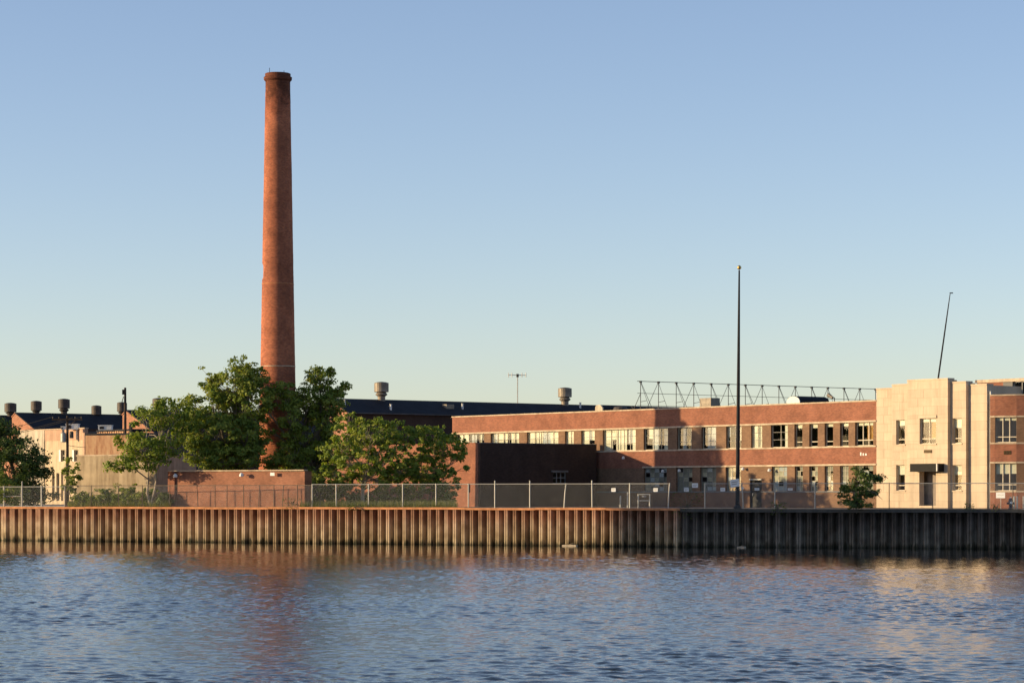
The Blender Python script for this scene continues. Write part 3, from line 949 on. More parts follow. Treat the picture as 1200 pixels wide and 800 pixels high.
def hall(label, s_apex, zr_py, px_apex, width, length, drop_to=None, left=0.9):
    zr = fz(zr_py, s_apex, 0)
    h = thing('sawtooth_hall', label, 'factory hall', fworld(s_apex, 0), RZF, 'sawtooth roofed halls')
    sl = 0.41
    ze = zr - sl * width
    # gable end
    poly = [(-left, 0), (width, 0), (width, ze - 0.12), (0, zr - 0.12), (-left, zr - 0.5)]
    MB().prism(poly, 'y', 0, 0.35).build('gable_wall', 'brick_gable', h)
    # side walls
    MB().box(width - 0.35, width - 0.002, 0.352, length, 0, ze - 0.15).build('side_wall', 'brick_shaded', h)
    MB().box(-left, -left + 0.3, 0.352, length, 0, zr - 0.52).build('side_wall', 'brick_gable', h)
    # roof slope as a thin sheet plus the steep north light
    m = MB()
    m.prism([(0, zr), (width + 0.25, zr - sl * (width + 0.25)), (width + 0.25, zr - sl * (width + 0.25) - 0.12), (0, zr - 0.12)], 'y', -0.08, length)
    m.build('roof', 'roof_black', h)
    MB().prism([(-left - 0.05, zr - 0.5), (-0.003, zr), (-0.003, zr - 0.14), (-left - 0.05, zr - 0.64)], 'y', -0.08, length).build('roof', 'brick_gable', h)
    MB().box(width + 0.24, width + 0.42, -0.08, length, ze - 0.26, ze - 0.14).build('gutter', 'roof_grey', h)
    return h, zr
sH0 = fx(385)
h0, zr0 = hall('sawtooth factory hall with black roof and two ventilators behind the office', sH0, 466.4, 385, 3.5, 56)
for px in (447, 662):
    ventilator(h0, 0, foff(px, sH0), zr0 - 0.05, 1.55, 1.0, 'vent_metal', 0.85)
for px, off_s in ((458, 2.9), (542, 2.2), (404, 2.0), (680, 1.0)):
    o = foff(px, sH0 + off_s)
    zz = zr0 - 0.41 * off_s
    MB().tube([(off_s, o, zz - 0.1), (off_s, o, zz + 0.55), (off_s, o, zz + 0.62)], [0.11, 0.11, 0.17], 8).build('vent_pipe', 'white_metal', h0)
o = foff(524, sH0 + 1.6)
MB().box(1.3, 2.2, o - 0.5, o + 0.5, zr0 - 0.95, zr0 - 0.42).build('roof_hatch', 'vent_metal', h0)
sH3 = fx(148)
h3, zr3 = hall('sawtooth hall with orange brick gable beside the bare wooden pole', sH3, 480, 148, 13, 40)
ventilator(h3, 0, foff(186, sH3), zr3 - 0.1, 1.5, 1.1, 'vent_dark', 0.4)
sH4 = fx(18)
h4, zr4 = hall('sawtooth hall with orange gable and four ventilators at far left', sH4, 483, 18, 16, 60)
for px, dd in ((42.5, 1.4), (75, 1.5), (113, 1.3), (143, 1.3)):
    nk = {42.5: 0.4, 75: 0.75, 113: 0.0, 143: 0.5}[px]
    ventilator(h4, 0, foff(px, sH4), zr4 - 0.12, dd, 1.15, 'vent_dark', nk)
sH5 = fx(-8)
h5, zr5 = hall('sawtooth hall mostly hidden behind the dark tree at the left edge', sH5, 486, -8, 6, 40)
ventilator(h5, 0.3, foff(11, sH5), zr5 - 0.1, 1.55, 1.1, 'vent_dark', 0.5)

# low blocks that close the yard between hall and office
link_b = thing('link_building', 'low brick link building in shade behind the trees', 'building', fworld(sH0 + 3.6, 12), RZF)
MB().box(0, sB - sH0 - 3.7, 0, 0.35, 0, 6.5).build('wall', 'brick_brown', link_b)
MB().box(0, sB - sH0 - 3.7, 0.36, 10, 6.2, 6.45).build('roof', 'roof_grey', link_b)

# ================================================================== LEFT HAND BUILDINGS
OFFC = -9.0
sc0, sc1, sc2 = fx(22, OFFC), fx(51, OFFC), fx(100, OFFC)
cream = thing('cream_building', 'two storey cream and pink masonry building with two narrow windows', 'building', fworld(sc2, OFFC), RZF)
zc = fz(502.2, sc2, OFFC)
w1 = [(fx(a, OFFC) - sc2, fx(b, OFFC) - sc2, fz(540.5, fx(a, OFFC), OFFC), fz(527, fx(a, OFFC), OFFC)) for a, b in ((71.5, 76.5), (87, 92))]
w2 = [(fx(a, OFFC) - sc2, fx(b, OFFC) - sc2, 0.4, fz(554, fx(a, OFFC), OFFC)) for a, b in ((61, 64), (66, 69.5), (71.5, 74))]
L2 = sc1 - sc2; L0 = sc0 - sc2
MB().wall(L2, 0, 0, zc - 1.25, 0, 0.35, w1 + w2).build('wall', 'cream', cream)
MB().box(L2, 0, -0.04, 0.35, zc - 1.248, zc).build('wall_band', 'pink', cream)
MB().box(L0, L2 - 0.01, -0.12, 0.35, 0, zc + 0.02).build('wall', 'pale_cream', cream)
MB().box(L2 - 0.005, L2 + 0.35, -0.10, -0.042, 0, zc).build('pilaster', 'pale_cream', cream)
MB().box(-0.45, 0.0, -0.10, -0.042, 0, zc).build('pilaster', 'pink', cream)
MB().box(L0, 0.05, -0.14, 0.4, zc + 0.022, zc + 0.14).build('coping', 'coping', cream)
MB().box(L0 + 0.3, -0.002, 0.42, 7.5, zc - 0.5, zc - 0.3).build('roof', 'roof_grey', cream)
MB().box(-0.35, -0.003, 0.352, 7.5, 0, zc).build('side_wall', 'brick_shaded', cream)
for o in w1 + w2:
    window(cream, o[0], 0.2, o[2], o[1] - o[0], o[3] - o[2], cols=1 if o in w2 else 2, trans=(0.5,), style='none', frame='frame')
for o in w1:
    MB().box(o[0] - 0.45, o[0] - 0.02, -0.04, -0.002, o[2], o[3]).build('shutter', 'white_metal', cream)
MB().box(L0, 0, 4, 4.2, 0, zc - 0.6).build('partition', 'room', cream)

def at_px(pxa, pxb, Ya, Yb):
    a = Vector((WX(pxa, Ya), Ya)); b = Vector((WX(pxb, Yb), Yb))
    d = b - a
    return a, d.length, math.atan2(d.y, d.x)
# lower pink wing with rusty corrugated upper wall
a, L, rz = at_px(100, 152, 300, 290)
wing = thing('rusty_shed', 'rust streaked corrugated metal shed above the concrete block', 'shed', (a.x, a.y, GZ), rz)
zt = WZ(506, 295) - GZ
cs = L * 0.28
MB().box(0, cs, 0.3, 0.6, 0, WZ(517, 299) - GZ).build('wall', 'pink', wing)
n = 14
for i in range(n):
    x0 = cs + (L - cs) * i / n; x1 = cs + (L - cs) * (i + 1) / n
    mid = (x0 + x1) / 2
    m = MB()
    m.prism([(x0, 0.0), (x0 + 0.05, -0.07), (mid - 0.03, -0.07), (mid, 0.0), (x1, 0.0), (x1, 0.06), (x0, 0.06)], 'z', 0, zt + random.uniform(-0.05, 0.05))
    m.build('corrugated_panel', 'rust_sheet', wing)
MB().box(cs - 0.1, L + 0.1, -0.12, 4, zt + 0.06, zt + 0.22).build('roof', 'roof_black', wing)
MB().box(cs, L, 0.07, 0.2, 0, zt).build('wall', 'pink', wing)
MB().box(0.02, cs - 0.02, 2.0, 4.0, 0, zt).build('wall', 'roof_black', wing)
# dark shed wall seen behind the sparse tree
a, L, rz = at_px(154, 240, 262, 276)
dsh = thing('dark_shed', 'dark corrugated shed in shade behind the pale branched tree', 'shed', (a.x, a.y, GZ), rz)
zt = WZ(507, 266) - GZ
n = 18
for i in range(n):
    x0 = L * i / n; x1 = L * (i + 1) / n; mid = (x0 + x1) / 2
    MB().prism([(x0, 0.0), (x0 + 0.05, -0.08), (mid - 0.03, -0.08), (mid, 0.0), (x1, 0.0), (x1, 0.06), (x0, 0.06)], 'z', 0, zt).build('corrugated_panel', 'vent_dark', dsh)
MB().box(-0.1, L, 0.07, 5, zt - 0.3, zt - 0.1).build('roof', 'roof_black', dsh)
MB().box(-0.1, 0.0, 0.0, 5, 0, zt - 0.31).build('side_wall', 'rust_sheet', dsh)
MB().box(-0.55, -0.3, -0.3, -0.05, 0, zt + 0.9).build('corner_post', 'dark_metal', dsh)
MB().box(-0.3, 0.9, -0.3, -0.1, zt + 0.75, zt + 0.95).build('arm', 'dark_metal', dsh)
# buff concrete block
a, L, rz = at_px(90, 182, 253, 248.2)
blk = thing('concrete_block', 'plain buff concrete walled building behind the low shrubs', 'building', (a.x, a.y, GZ), rz)
zt = WZ(533.8, 250) - GZ
MB().box(0, L, 0, 0.4, 0, zt).build('wall', 'concrete', blk)
MB().box(0, 0.4, 0.402, 6, 0, zt).build('side_wall', 'concrete', blk)
MB().box(L - 0.4, L, 0.402, 6, 0, zt).build('side_wall', 'concrete', blk)
MB().box(0.41, L - 0.41, 0.41, 6, zt - 0.5, zt - 0.3).build('roof', 'roof_grey', blk)
MB().box(-0.05, L + 0.05, -0.05, 0.45, zt, zt + 0.12).build('coping', 'coping', blk)

# roof units on the left
def roof_unit(px0, px1, py0, py1, Y, label, mat='white_metal'):
    p = W(px0, py1, Y); w = (px1 - px0) / F * Y; h = (py1 - py0) / F * Y
    t = thing('roof_unit', label, 'roof unit', p)
    MB().box(0, w, 0, 1.2, 0, h).build('casing', mat, t)
    MB().box(w * 0.1, w * 0.45, -0.03, -0.002, h * 0.2, h * 0.8).build('grille', 'dark_metal', t)
    MB().box(-0.05, w + 0.05, -0.05, 1.25, h + 0.002, h + 0.07).build('lid', mat, t)
    MB().box(0.1, 0.25, 0.1, 0.3, -1.2, -0.002).build('leg', 'galv', t)
    MB().box(w - 0.25, w - 0.1, 0.1, 0.3, -1.2, -0.002).build('leg', 'galv', t)
    return t
roof_unit(77, 91.5, 497, 503, 313, 'white rooftop unit on the cream building behind the utility pole')
roof_unit(115, 130.5, 498.5, 503.5, 300, 'white rooftop unit with twin hoops above the rusty shed')
roof_unit(71.5, 76, 500, 503, 311, 'smallest white rooftop box on the cream building')

# low brick wall enclosure in front of the trees
a, L, rz = at_px(198, 357, 231.6, 224.2)
low = thing('low_brick_enclosure', 'low weathered brick enclosure wall below the big tree', 'wall', (a.x, a.y, GZ), rz)
zt = WZ(552.2, 227) - GZ
MB().box(0.72, L, 0.0, 0.35, -0.2, zt).build('wall', 'brick_wall', low)
MB().box(0, 0.718, -0.16, 0.4, -0.2, zt + 0.03).build('pilaster', 'brick_red', low)
MB().box(-0.04, L + 0.04, -0.2, 0.42, zt + 0.032, zt + 0.13).build('coping', 'coping', low)
MB().box(L - 0.35, L, 0.352, 1.0, -0.2, zt).build('side_wall', 'brick_wall', low)
MB().box(0, 0.35, 0.402, 5, -0.2, zt).build('side_wall', 'brick_wall', low)
def flood(name, label, p, rz=0, s=1.0):
    t = thing(name, label, 'lamp', p, rz)
    MB().tube([(0, 0.18, 0), (0, -0.05, 0.02)], 0.05 * s, 6).build('bracket', 'dark_metal', t)
    MB().lathe([(0.06 * s, 0.16 * s), (0.17 * s, 0.05 * s), (0.19 * s, -0.12 * s), (0.15 * s, -0.16 * s)], 10).build('housing', 'lamp_white', t, (0, -0.18 * s, 0))
    return t
p = W(207, 557, 230.8); flood('wall_lamp', 'white lamp on the left pilaster of the low brick enclosure', p, rz)
p = W(284.5, 556, 227.1); flood('wall_lamp', 'white lamp at the middle of the low brick enclosure', p, rz)
p = W(319.5, 555.3, 225.5)
sg = thing('wall_sign', 'small cream sign on the low brick enclosure top', 'sign', p, rz)
MB().box(-0.22, 0.22, -0.05, -0.02, -0.13, 0.13).build('board', 'sign_white', sg)
MB().box(-0.03, 0.03, -0.018, 0.12, -0.1, 0.1).build('bracket', 'galv', sg)

# ================================================================== CHIMNEY
YC = 241.2
cb = Vector((WX(325.6, YC), YC, GZ))
chim = thing('brick_chimney', 'tall tapering round red brick factory chimney', 'chimney', cb)
mpp = YC / F
H = WZ(86.5, YC) - GZ
def rad(py): return (23.2 - (597 - py) * 0.0175) * mpp if py > 100 else 14.5 * mpp
prof = []
nz = 150
zcap = WZ(96, YC) - GZ
for i in range(nz + 1):
    z = zcap * i / nz
    py = 580 - (z + GZ - CAMZ) * F / YC
    prof.append((rad(max(py, 101)), z))
m = MB(); sides = 64
n0 = len(m.v)
for j, (r, z) in enumerate(prof):
    for k in range(sides):
        th = 2 * math.pi * k / sides
        w = mnoise.noise(Vector((math.cos(th) * 2.2, math.sin(th) * 2.2, z * 0.9))) * 0.012 + mnoise.noise(Vector((math.cos(th) * 7, math.sin(th) * 7, z * 5))) * 0.010
        # spalled patch on the left, two thirds of the way down, and ragged bricks under the lip
        dth = abs(((th - math.pi + math.pi) % (2 * math.pi)) - math.pi)
        if abs(z - (WZ(318, YC) - GZ)) < 0.55 and dth < 0.5: w -= 0.09
        if z > zcap - 3.0 and dth < 0.6 and mnoise.noise(Vector((k * 0.9, 3.1, z * 3))) > 0.05: w -= 0.07
        rr = r + w
        m.v.append((rr * math.cos(th), rr * math.sin(th), z))
for j in range(len(prof) - 1):
    for k in range(sides):
        k2 = (k + 1) % sides
        m.f.append((j * sides + k, j * sides + k2, (j + 1) * sides + k2, (j + 1) * sides + k))
m.f.append(tuple(nz * sides + k for k in range(sides)))
m.build('shaft', 'brick_chimney', chim, smooth=True)
r0 = 14.6 * mpp
ring = [(r0, zcap + 0.002), (16.4 * mpp, zcap + 0.15), (16.6 * mpp, zcap + 0.38), (15.0 * mpp, zcap + 0.40), (15.0 * mpp, H - 0.03), (14.2 * mpp, H), (10.5 * mpp, H), (10.5 * mpp, H - 1.2)]
MB().lathe(ring, 48).build('crown', 'brick_chimney', chim)
zr = WZ(429.4, YC) - GZ
rr = rad(429.4)
m = MB()
m.lathe([(rr - 0.04, zr - 0.04), (rr + 0.035, zr - 0.035), (rr + 0.03, zr + 0.035), (rr - 0.04, zr + 0.04)], 48).build('iron_band', 'coping', chim)
for py in (333,):
    z = WZ(py, YC) - GZ; rr = rad(py)
    MB().lathe([(rr - 0.05, z - 0.03), (rr + 0.026, z - 0.028), (rr + 0.026, z + 0.03), (rr - 0.05, z + 0.032)], 48).build('iron_band', 'cap_rust', chim)
MB().tube([(-0.7, -0.4, H - 0.1), (-0.7, -0.4, H + 0.45)], 0.025, 5).build('lightning_rod', 'dark_metal', chim)
MB().tube([(0.5, 0.5, H - 0.1), (0.5, 0.5, H + 0.35)], 0.025, 5).build('lightning_rod', 'dark_metal', chim)

# ================================================================== POLES, MASTS, TRUSS
YF = 206.3
fp = thing('flagpole', 'tall dark tapering flagpole with gilded ball by the river fence', 'flagpole', (WX(864.2, YF), YF, GZ))
hF = WZ(313.5, YF) - GZ
tilt = (866.3 - 864.2) / F * YF
MB().tube([(tilt * k / 8, 0, (hF - 0.2) * k / 8) for k in range(9)], [0.155, 0.15, 0.145, 0.135, 0.125, 0.11, 0.095, 0.08, 0.06], 12).build('pole', 'dark_metal', fp, smooth=True)
MB().lathe([(0.02, -0.17), (0.12, -0.11), (0.17, 0), (0.12, 0.11), (0.02, 0.17)], 12).build('ball', 'gold', fp, (tilt, 0, hF), smooth=True)
MB().lathe([(0.30, 0), (0.30, 0.12), (0.2, 0.3), (0.16, 0.34)], 12).build('base_collar', 'dark_metal', fp)

YM = 221.5
b0 = W(1099, 446.5, YM); b1 = W(1113.6, 343, YM)
mast = thing('leaning_mast', 'thin leaning mast on the roof of the stone pavilion', 'mast', (b0.x, b0.y, b0.z - 2.2))
d = (b1 - b0); e = b0 - mast.location - Vector((d.x * 0.0, 0, 0))
st = e - d * (2.2 / d.z)
MB().tube([st, e, e + d * 0.55, e + d * 0.82, e + d * 0.99], [0.075, 0.07, 0.06, 0.045, 0.03], 8).build('pole', 'dark_metal', mast)
q = e + d
MB().box(-0.05, 0.22, -0.05, 0.05, -0.06, 0.02).build('pulley', 'dark_metal', mast, q)
MB().box(-0.35, 0.35, -0.35, 0.35, -0.1, 0.12).build('foot_plate', 'dark_metal', mast, st)

sT = -31.8
oT = [foff(px, sT) for px in (750.7, 1026)]
npost = 15
truss = thing('rooftop_sign_frame', 'long open steel lattice sign frame standing on the office roof', 'sign frame', fworld(sT, oT[0], 8.25), RZF)
ztop = fz(446.6, sT, oT[0]) - 8.25
step = (oT[1] - oT[0]) / (npost - 1)
def bar(a, b, r=0.035, name='brace', mat='rail_steel'):
    return MB().tube([a, b], r, 5).build(name, mat, truss)
for i in range(npost):
    y = i * step
    bar((0, y, 0), (0, y, ztop), 0.036, 'upright')
    bar((0, y, ztop - 0.1), (1.5, y + 0.15, 0), 0.02, 'back_stay')
    bar((0.0, y, 1.35), (0.75, y + 0.1, 1.45), 0.025, 'strut')
    MB().box(-0.09, 0.09, y - 0.10, y + 0.10, ztop - 0.14, ztop + 0.04).build('gusset', 'rail_steel', truss)
    if i % 2 == 0 and i < npost - 1:
        bar((0, y, ztop), (0, y + step * 0.85, 0), 0.024)
        bar((0, y + step, ztop), (0, y + step * 0.15, 0), 0.024)
for z, r in ((ztop, 0.03), (ztop * 0.66, 0.022), (ztop * 0.31, 0.022)):
    bar((0, -0.4, z), (0, oT[1] - oT[0], z), r, 'rail')
bar((1.5, -0.4, 0.12), (1.5, oT[1] - oT[0], 0.12), 0.03, 'rail')
bar((0, -0.1, 0.05), (-1.0, -0.3, ztop * 0.3), 0.03)
bar((0, 0, ztop * 0.66), (-1.0, -0.3, 0.1), 0.03)

oA = foff(606.5, sH0)
bz = zr0
ant = thing('roof_antenna', 'slim pole antenna with crossarm on the black hall roof', 'antenna', fworld(sH0, oA, bz - 0.1), RZF)
hA = fz(437.5, sH0, oA) - bz
MB().tube([(0, 0, -0.3), (0, 0, hA)], 0.06, 6).build('pole', 'galv', ant)
MB().tube([(-0.75, -0.75, hA - 0.05), (0.7, 0.7, hA - 0.1)], 0.045, 6).build('crossarm', 'galv', ant)
for k in (-0.72, -0.45, 0.35, 0.66):
    MB().tube([(k, k, hA - 0.32), (k, k, hA + 0.18)], 0.05, 6).build('antenna_rod', 'white_metal', ant)
MB().box(-0.1, 0.1, -0.1, 0.1, hA - 0.3, hA + 0.05).build('clamp', 'dark_metal', ant)

# roof details of the office
s_, o_ = fx(826.5, 6), 6.0
rv = thing('roof_vent_box', 'boxy weathered vent on the office roof beside the sign frame', 'roof vent', fworld(fx(820, 6), 6, 8.25), RZF)
zz = fz(466.5, fx(820, 6), 6) - 8.25
w = fx(833, 6) - fx(820, 6)
MB().box(0, w, 0, 1.1, zz * 0.35, zz).build('casing', 'vent_metal', rv)
MB().box(w * 0.2, w * 0.8, 0.2, 0.9, -0.05, zz * 0.349).build('neck', 'vent_dark', rv)
MB().box(w * 0.9, w * 1.9, 0.3, 0.9, 0.0, zz * 0.42).build('duct', 'vent_dark', rv)
# barrel vault skylight
s0 = fx(922, 7); s1 = fx(937, 7)
bv = thing('barrel_roof_light', 'barrel vaulted roof light with pale rounded end on the office roof', 'roof light', fworld(s0, 7, 8.25), RZF)
r = (s1 - s0) / 2; zz = fz(464.5, s0, 7) - 8.25
arc = [(r - r * math.cos(math.pi * k / 12), zz - r * 0.6 + r * 0.6 * math.sin(math.pi * k / 12)) for k in range(13)]
MB().prism([(0, 0)] + arc + [(2 * r, 0)], 'y', 0, 0.08).build('end_wall', 'white_metal', bv)
MB().prism([(-0.03, 0)] + [(r + (x - r) * 1.03, z + 0.03) for x, z in arc] + [(2 * r + 0.03, 0)], 'y', 0.082, 3.6).build('vault', 'roof_black', bv)
# white box near the hall roof
s0 = fx(697.5, 5); s1 = fx(706, 5)
wb = thing('roof_housing', 'cream hooded housing on the office roof near the second ventilator', 'roof vent', fworld(s0, 5, 8.25), RZF)
zz = fz(474.5, s0, 5) - 8.25
w = s1 - s0
MB().prism([(0, 0), (w, 0), (w, zz * 0.8), (w * 0.7, zz), (w * 0.15, zz), (0, zz * 0.85)], 'y', 0, 0.15).build('end_wall', 'pale_cream', wb)
MB().prism([(0, 0), (w, 0), (w, zz * 0.8), (w * 0.7, zz), (w * 0.15, zz), (0, zz * 0.85)], 'y', 0.152, 4.5).build('hood', 'roof_black', wb)
# little roof camera lamp near the pavilion
s0 = fx(996, 3)
rl = thing('roof_lamp', 'small dark lamp on a bracket above the office parapet', 'lamp', fworld(s0, 1.2, 8.25), RZF)
zz = fz(464.5, s0, 1.2) - 8.25
MB().tube([(0, 0, 0), (0, 0, zz - 0.1), (-0.4, 0, zz)], 0.04, 6).build('arm', 'dark_metal', rl)
MB().tube([(-0.75, 0, zz + 0.15), (-0.2, 0, zz - 0.1)], [0.2, 0.1], 8).build('head', 'vent_metal', rl)
# small dark roof mound left of the sign frame
s0 = fx(727, 6)
rm = thing('roof_fan', 'low dark fan cowl on the office roof left of the sign frame', 'roof vent', fworld(s0, 6, 8.25), RZF)
zz = fz(475.5, s0, 6) - 8.25
MB().lathe([(0.5, 0), (0.5, zz * 0.6), (0.75, zz * 0.65), (0.6, zz * 0.9), (0.2, zz)], 14).build('cowl', 'vent_dark', rm)
MB().tube([(-3.5, 0, zz * 0.55), (-0.4, 0, zz * 0.6)], 0.16, 8).build('duct', 'vent_dark', rm)

# wall lamps on the office
for px, py, lab in ((776.5, 551.5, 'white lamp left of the pair on the shaded office wall'), (796, 551, 'white lamp right of the pair on the shaded office wall'),
                    (901.5, 550.5, 'white lamp at the top of the wall right of the dark door'), (730.5, 536, 'small lamp on the shaded office wall nearest the annex'), (870.5, 549, 'cream lamp on the wall just right of the flagpole')):
    s0 = fx(px, -0.3)
    q = fworld(s0, -0.15, fz(py, s0, -0.3))
    flood('wall_lamp', lab, q, RZF, 0.8)

# utility poles and wires
def upole(px, pyt, Y, label, arms=True, r=0.15):
    t = thing('utility_pole', label, 'utility pole', (WX(px, Y), Y, GZ))
    h = WZ(pyt, Y) - GZ
    MB().tube([(0, 0, -0.2), (0, 0, h * 0.5), (0, 0, h)], [r * 1.15, r, r * 0.75], 8).build('pole', 'wood_pole', t)
    if arms:
        MB().box(-1.5, 1.5, -0.2, -0.12, h - 0.45, h - 0.30).build('crossarm', 'wood_pole', t, None, 0)
        for x in (-1.4, -0.8, 0.8, 1.4):
            MB().lathe([(0.03, 0), (0.06, 0.05), (0.05, 0.18), (0.02, 0.22)], 8, x, -0.16).build('insulator', 'vent_dark', t, (0, 0, h - 0.298))
        MB().tube([(0.1, -0.1, h - 1.0), (0.9, -0.14, h - 0.45)], 0.035, 5).build('brace', 'wood_pole', t)
        MB().lathe([(0.24, 0), (0.26, 0.06), (0.26, 0.85), (0.2, 0.95)], 12, -0.38, -0.1).build('transformer', 'galv', t, (0, 0, h - 2.6))
        MB().lathe([(0.2, 0), (0.2, 0.6), (0.12, 0.68)], 10, 0.42, -0.1).build('transformer', 'vent_dark', t, (0, 0, h - 2.2))
    else:
        MB().box(-0.28, 0.05, -0.2, -0.05, h - 0.7, h - 0.2).build('cable_clamp', 'dark_metal', t)
        MB().tube([(-0.15, -0.1, h - 0.9), (-0.32, -0.12, h - 1.5)], 0.04, 5).build('bracket', 'dark_metal', t)
    return t, h
t1, h1 = upole(79, 487, 268, 'wooden utility pole with crossarm and transformers before the cream building')
t2, h2 = upole(146.7, 454, 272, 'bare dark wooden pole beside the orange brick gable', False, 0.15)
def cable(name, label, a, b, sag, grp):
    a, b = Vector(a), Vector(b)
    pts = [a.lerp(b, k / 10) - Vector((0, 0, sag * 4 * (k / 10) * (1 - k / 10))) for k in range(11)]
    c = thing(name, label, 'cable', a, 0, grp)
    MB().tube([p - a for p in pts], 0.022, 4).build('wire', 'cable', c)
p1 = Vector(t1.location); p2 = Vector(t2.location)
for k, (x, z) in enumerate(((-1.4, -0.1), (0.8, -0.1), (1.4, -0.1))):
    cable('overhead_cable', 'thin cable running left from the %s of the utility pole crossarm' % ('left end', 'middle', 'right end')[k], p1 + Vector((x, -0.16, h1 + z)), p1 + Vector((-26 + x, 26, h1 - 3.6 + z)), 0.5, 'cables running left')
for k, z in enumerate((-2.9, -6.0)):
    cable('overhead_cable', '%s cable running right from the utility pole to the rusty shed' % ('upper', 'lower')[k], p1 + Vector((0.1, -0.1, h1 + z)), Vector((WX(128, 285), 285, h1 + GZ + z + 0.4)), 0.25, 'cables running right')

# ================================================================== FENCES
def wire_panel(L, h, pitch=0.085, r=0.0028):
    m = MB()
    def strip(p, q):
        d = (q - p)
        if d.length < 0.03: return
        d.normalize(); n = Vector((-d.y, d.x)) * r
        k = len(m.v)
        c = (p + q) / 2
        pr = [(n.x, 0, n.y), (-n.x * 0.5, r, -n.y * 0.5), (-n.x * 0.5, -r, -n.y * 0.5)]
        for e in (p, q):
            for o in pr: m.v.append((e.x + o[0], o[1], e.y + o[2]))
        for i in range(3):
            j = (i + 1) % 3
            m.f.append((k + i, k + j, k + 3 + j, k + 3 + i))
    x = -h
    while x < L:
        # rising and falling strands, clipped to the bay
        for sgn in (1, -1):
            if sgn == 1:
                a = Vector((x, 0)); b = Vector((x + h, h))
            else:
                a = Vector((x, h)); b = Vector((x + h, 0))
            t0 = max(0, (0 - a.x) / h); t1 = min(1, (L - a.x) / h)
            if t1 > t0: strip(a.lerp(b, t0), a.lerp(b, t1))
        x += pitch * 1.414
    return m
def fence(label, pts, h, post_mat, rail=True, leans=None, grp=None, z0=GZ, thin=(), mesh=True, rail_to=None, ext=()):
    a = pts[0]
    t = thing('chain_link_fence', label, 'fence', (a.x, a.y, z0))
    for i, p in enumerate(pts):
        q = p - a
        lean = (leans or {}).get(i, 0.0)
        r = 0.032 if i in thin else 0.05
        hh = h + 0.05 + (0.22 if i in ext else 0)
        MB().tube([(q.x, q.y, -0.1), (q.x + lean * 0.4, q.y, hh * 0.55), (q.x + lean, q.y, hh)], r, 7).build('post', 'barbed' if i in thin else post_mat, t)
        if i < len(pts) - 1:
            nx = pts[i + 1] - p
            rz = math.atan2(nx.y, nx.x)
            if rail and (rail_to is None or i < rail_to):
                MB().tube([(0, 0, h), (nx.length, 0, h)], 0.034, 6).build('top_rail', post_mat, t, (q.x, q.y, 0), rz)
            MB().tube([(0, 0, 0.12), (nx.length, 0, 0.10)], 0.012, 4).build('tension_wire', 'barbed', t, (q.x, q.y, 0), rz)
            if mesh:
                wire_panel(nx.length, h).build('mesh_panel', 'galv', t, (q.x, q.y, 0.03), rz)
    return t
def fpt(px, setb=1.1):
    """point on the line of the fence, set back from the piling, in column px"""
    u = (px - 600) / F
    base, d, nrm = (BP1, DL, nL) if px <= 797 else (BP1, DR, nR)
    o = base + nrm * setb
    # o + t d : X = u Y
    t = (u * o.y - o.x) / (d.x - u * d.y)
    return o + d * t
HF = 1.93
left_px = [77, 107, 139, 167, 199, 232, 252, 266, 285.5, 303, 321, 331, 348.5, 364.8]
mid_px = [348.5, 366, 394, 432, 472, 511, 549, 580, 621, 661, 694, 738, 783]
right_px = [783, 826, 871, 908, 955, 1000, 1042, 1093, 1133, 1187, 1240]
fence('thin rusty chain link fence along the shrubs and low brick wall', [fpt(p) for p in left_px], 1.86, 'barbed', True, thin=set(range(1, 14)), leans={5: -0.1, 9: 0.1, 11: 0.1})
fence('galvanised chain link fence with sunlit posts before the trees and annex', [fpt(p) for p in mid_px[1:]], HF, 'galv', True, leans={8: 0.16, 9: -0.02, 11: 0.12}, ext=(6, 7, 9))
fence('shaded grey chain link fence before the office and stone pavilion', [fpt(p) for p in right_px[1:]], HF, 'galv', True, leans={1: -0.12}, thin=(4, 5, 6, 7, 8))
# gate at the left edge
gp = [fpt(p) for p in (-20, 5, 26, 49, 77)]
gt = thing('yard_gate', 'pale framed chain link gate at the left end of the quay', 'gate', (gp[0].x, gp[0].y, GZ))
for i in range(4):
    q = gp[i] - gp[0]; nx = gp[i + 1] - gp[i]; rz = math.atan2(nx.y, nx.x); L = nx.length
    hh = 2.25 if i == 2 else 1.86
    MB().tube([(q.x, q.y, -0.1), (q.x, q.y, hh)], 0.055, 7).build('post', 'galv', gt)
    m = MB()
    for a, b in (((0.08, 0, 0.1), (L - 0.08, 0, 0.1)), ((0.08, 0, 1.78), (L - 0.08, 0, 1.78)), ((L - 0.1, 0, 0.1), (L - 0.1, 0, 1.78))):
        m.tube([a, b], 0.035, 6)
    if i == 1:
        m.tube([(0.08, 0, 0.95), (L - 0.1, 0, 0.95)], 0.03, 6)
    m.build('gate_frame', 'galv', gt, (q.x, q.y, 0), rz)
    wire_panel(L, 1.75).build('mesh_panel', 'galv', gt, (q.x, q.y, 0.05), rz)

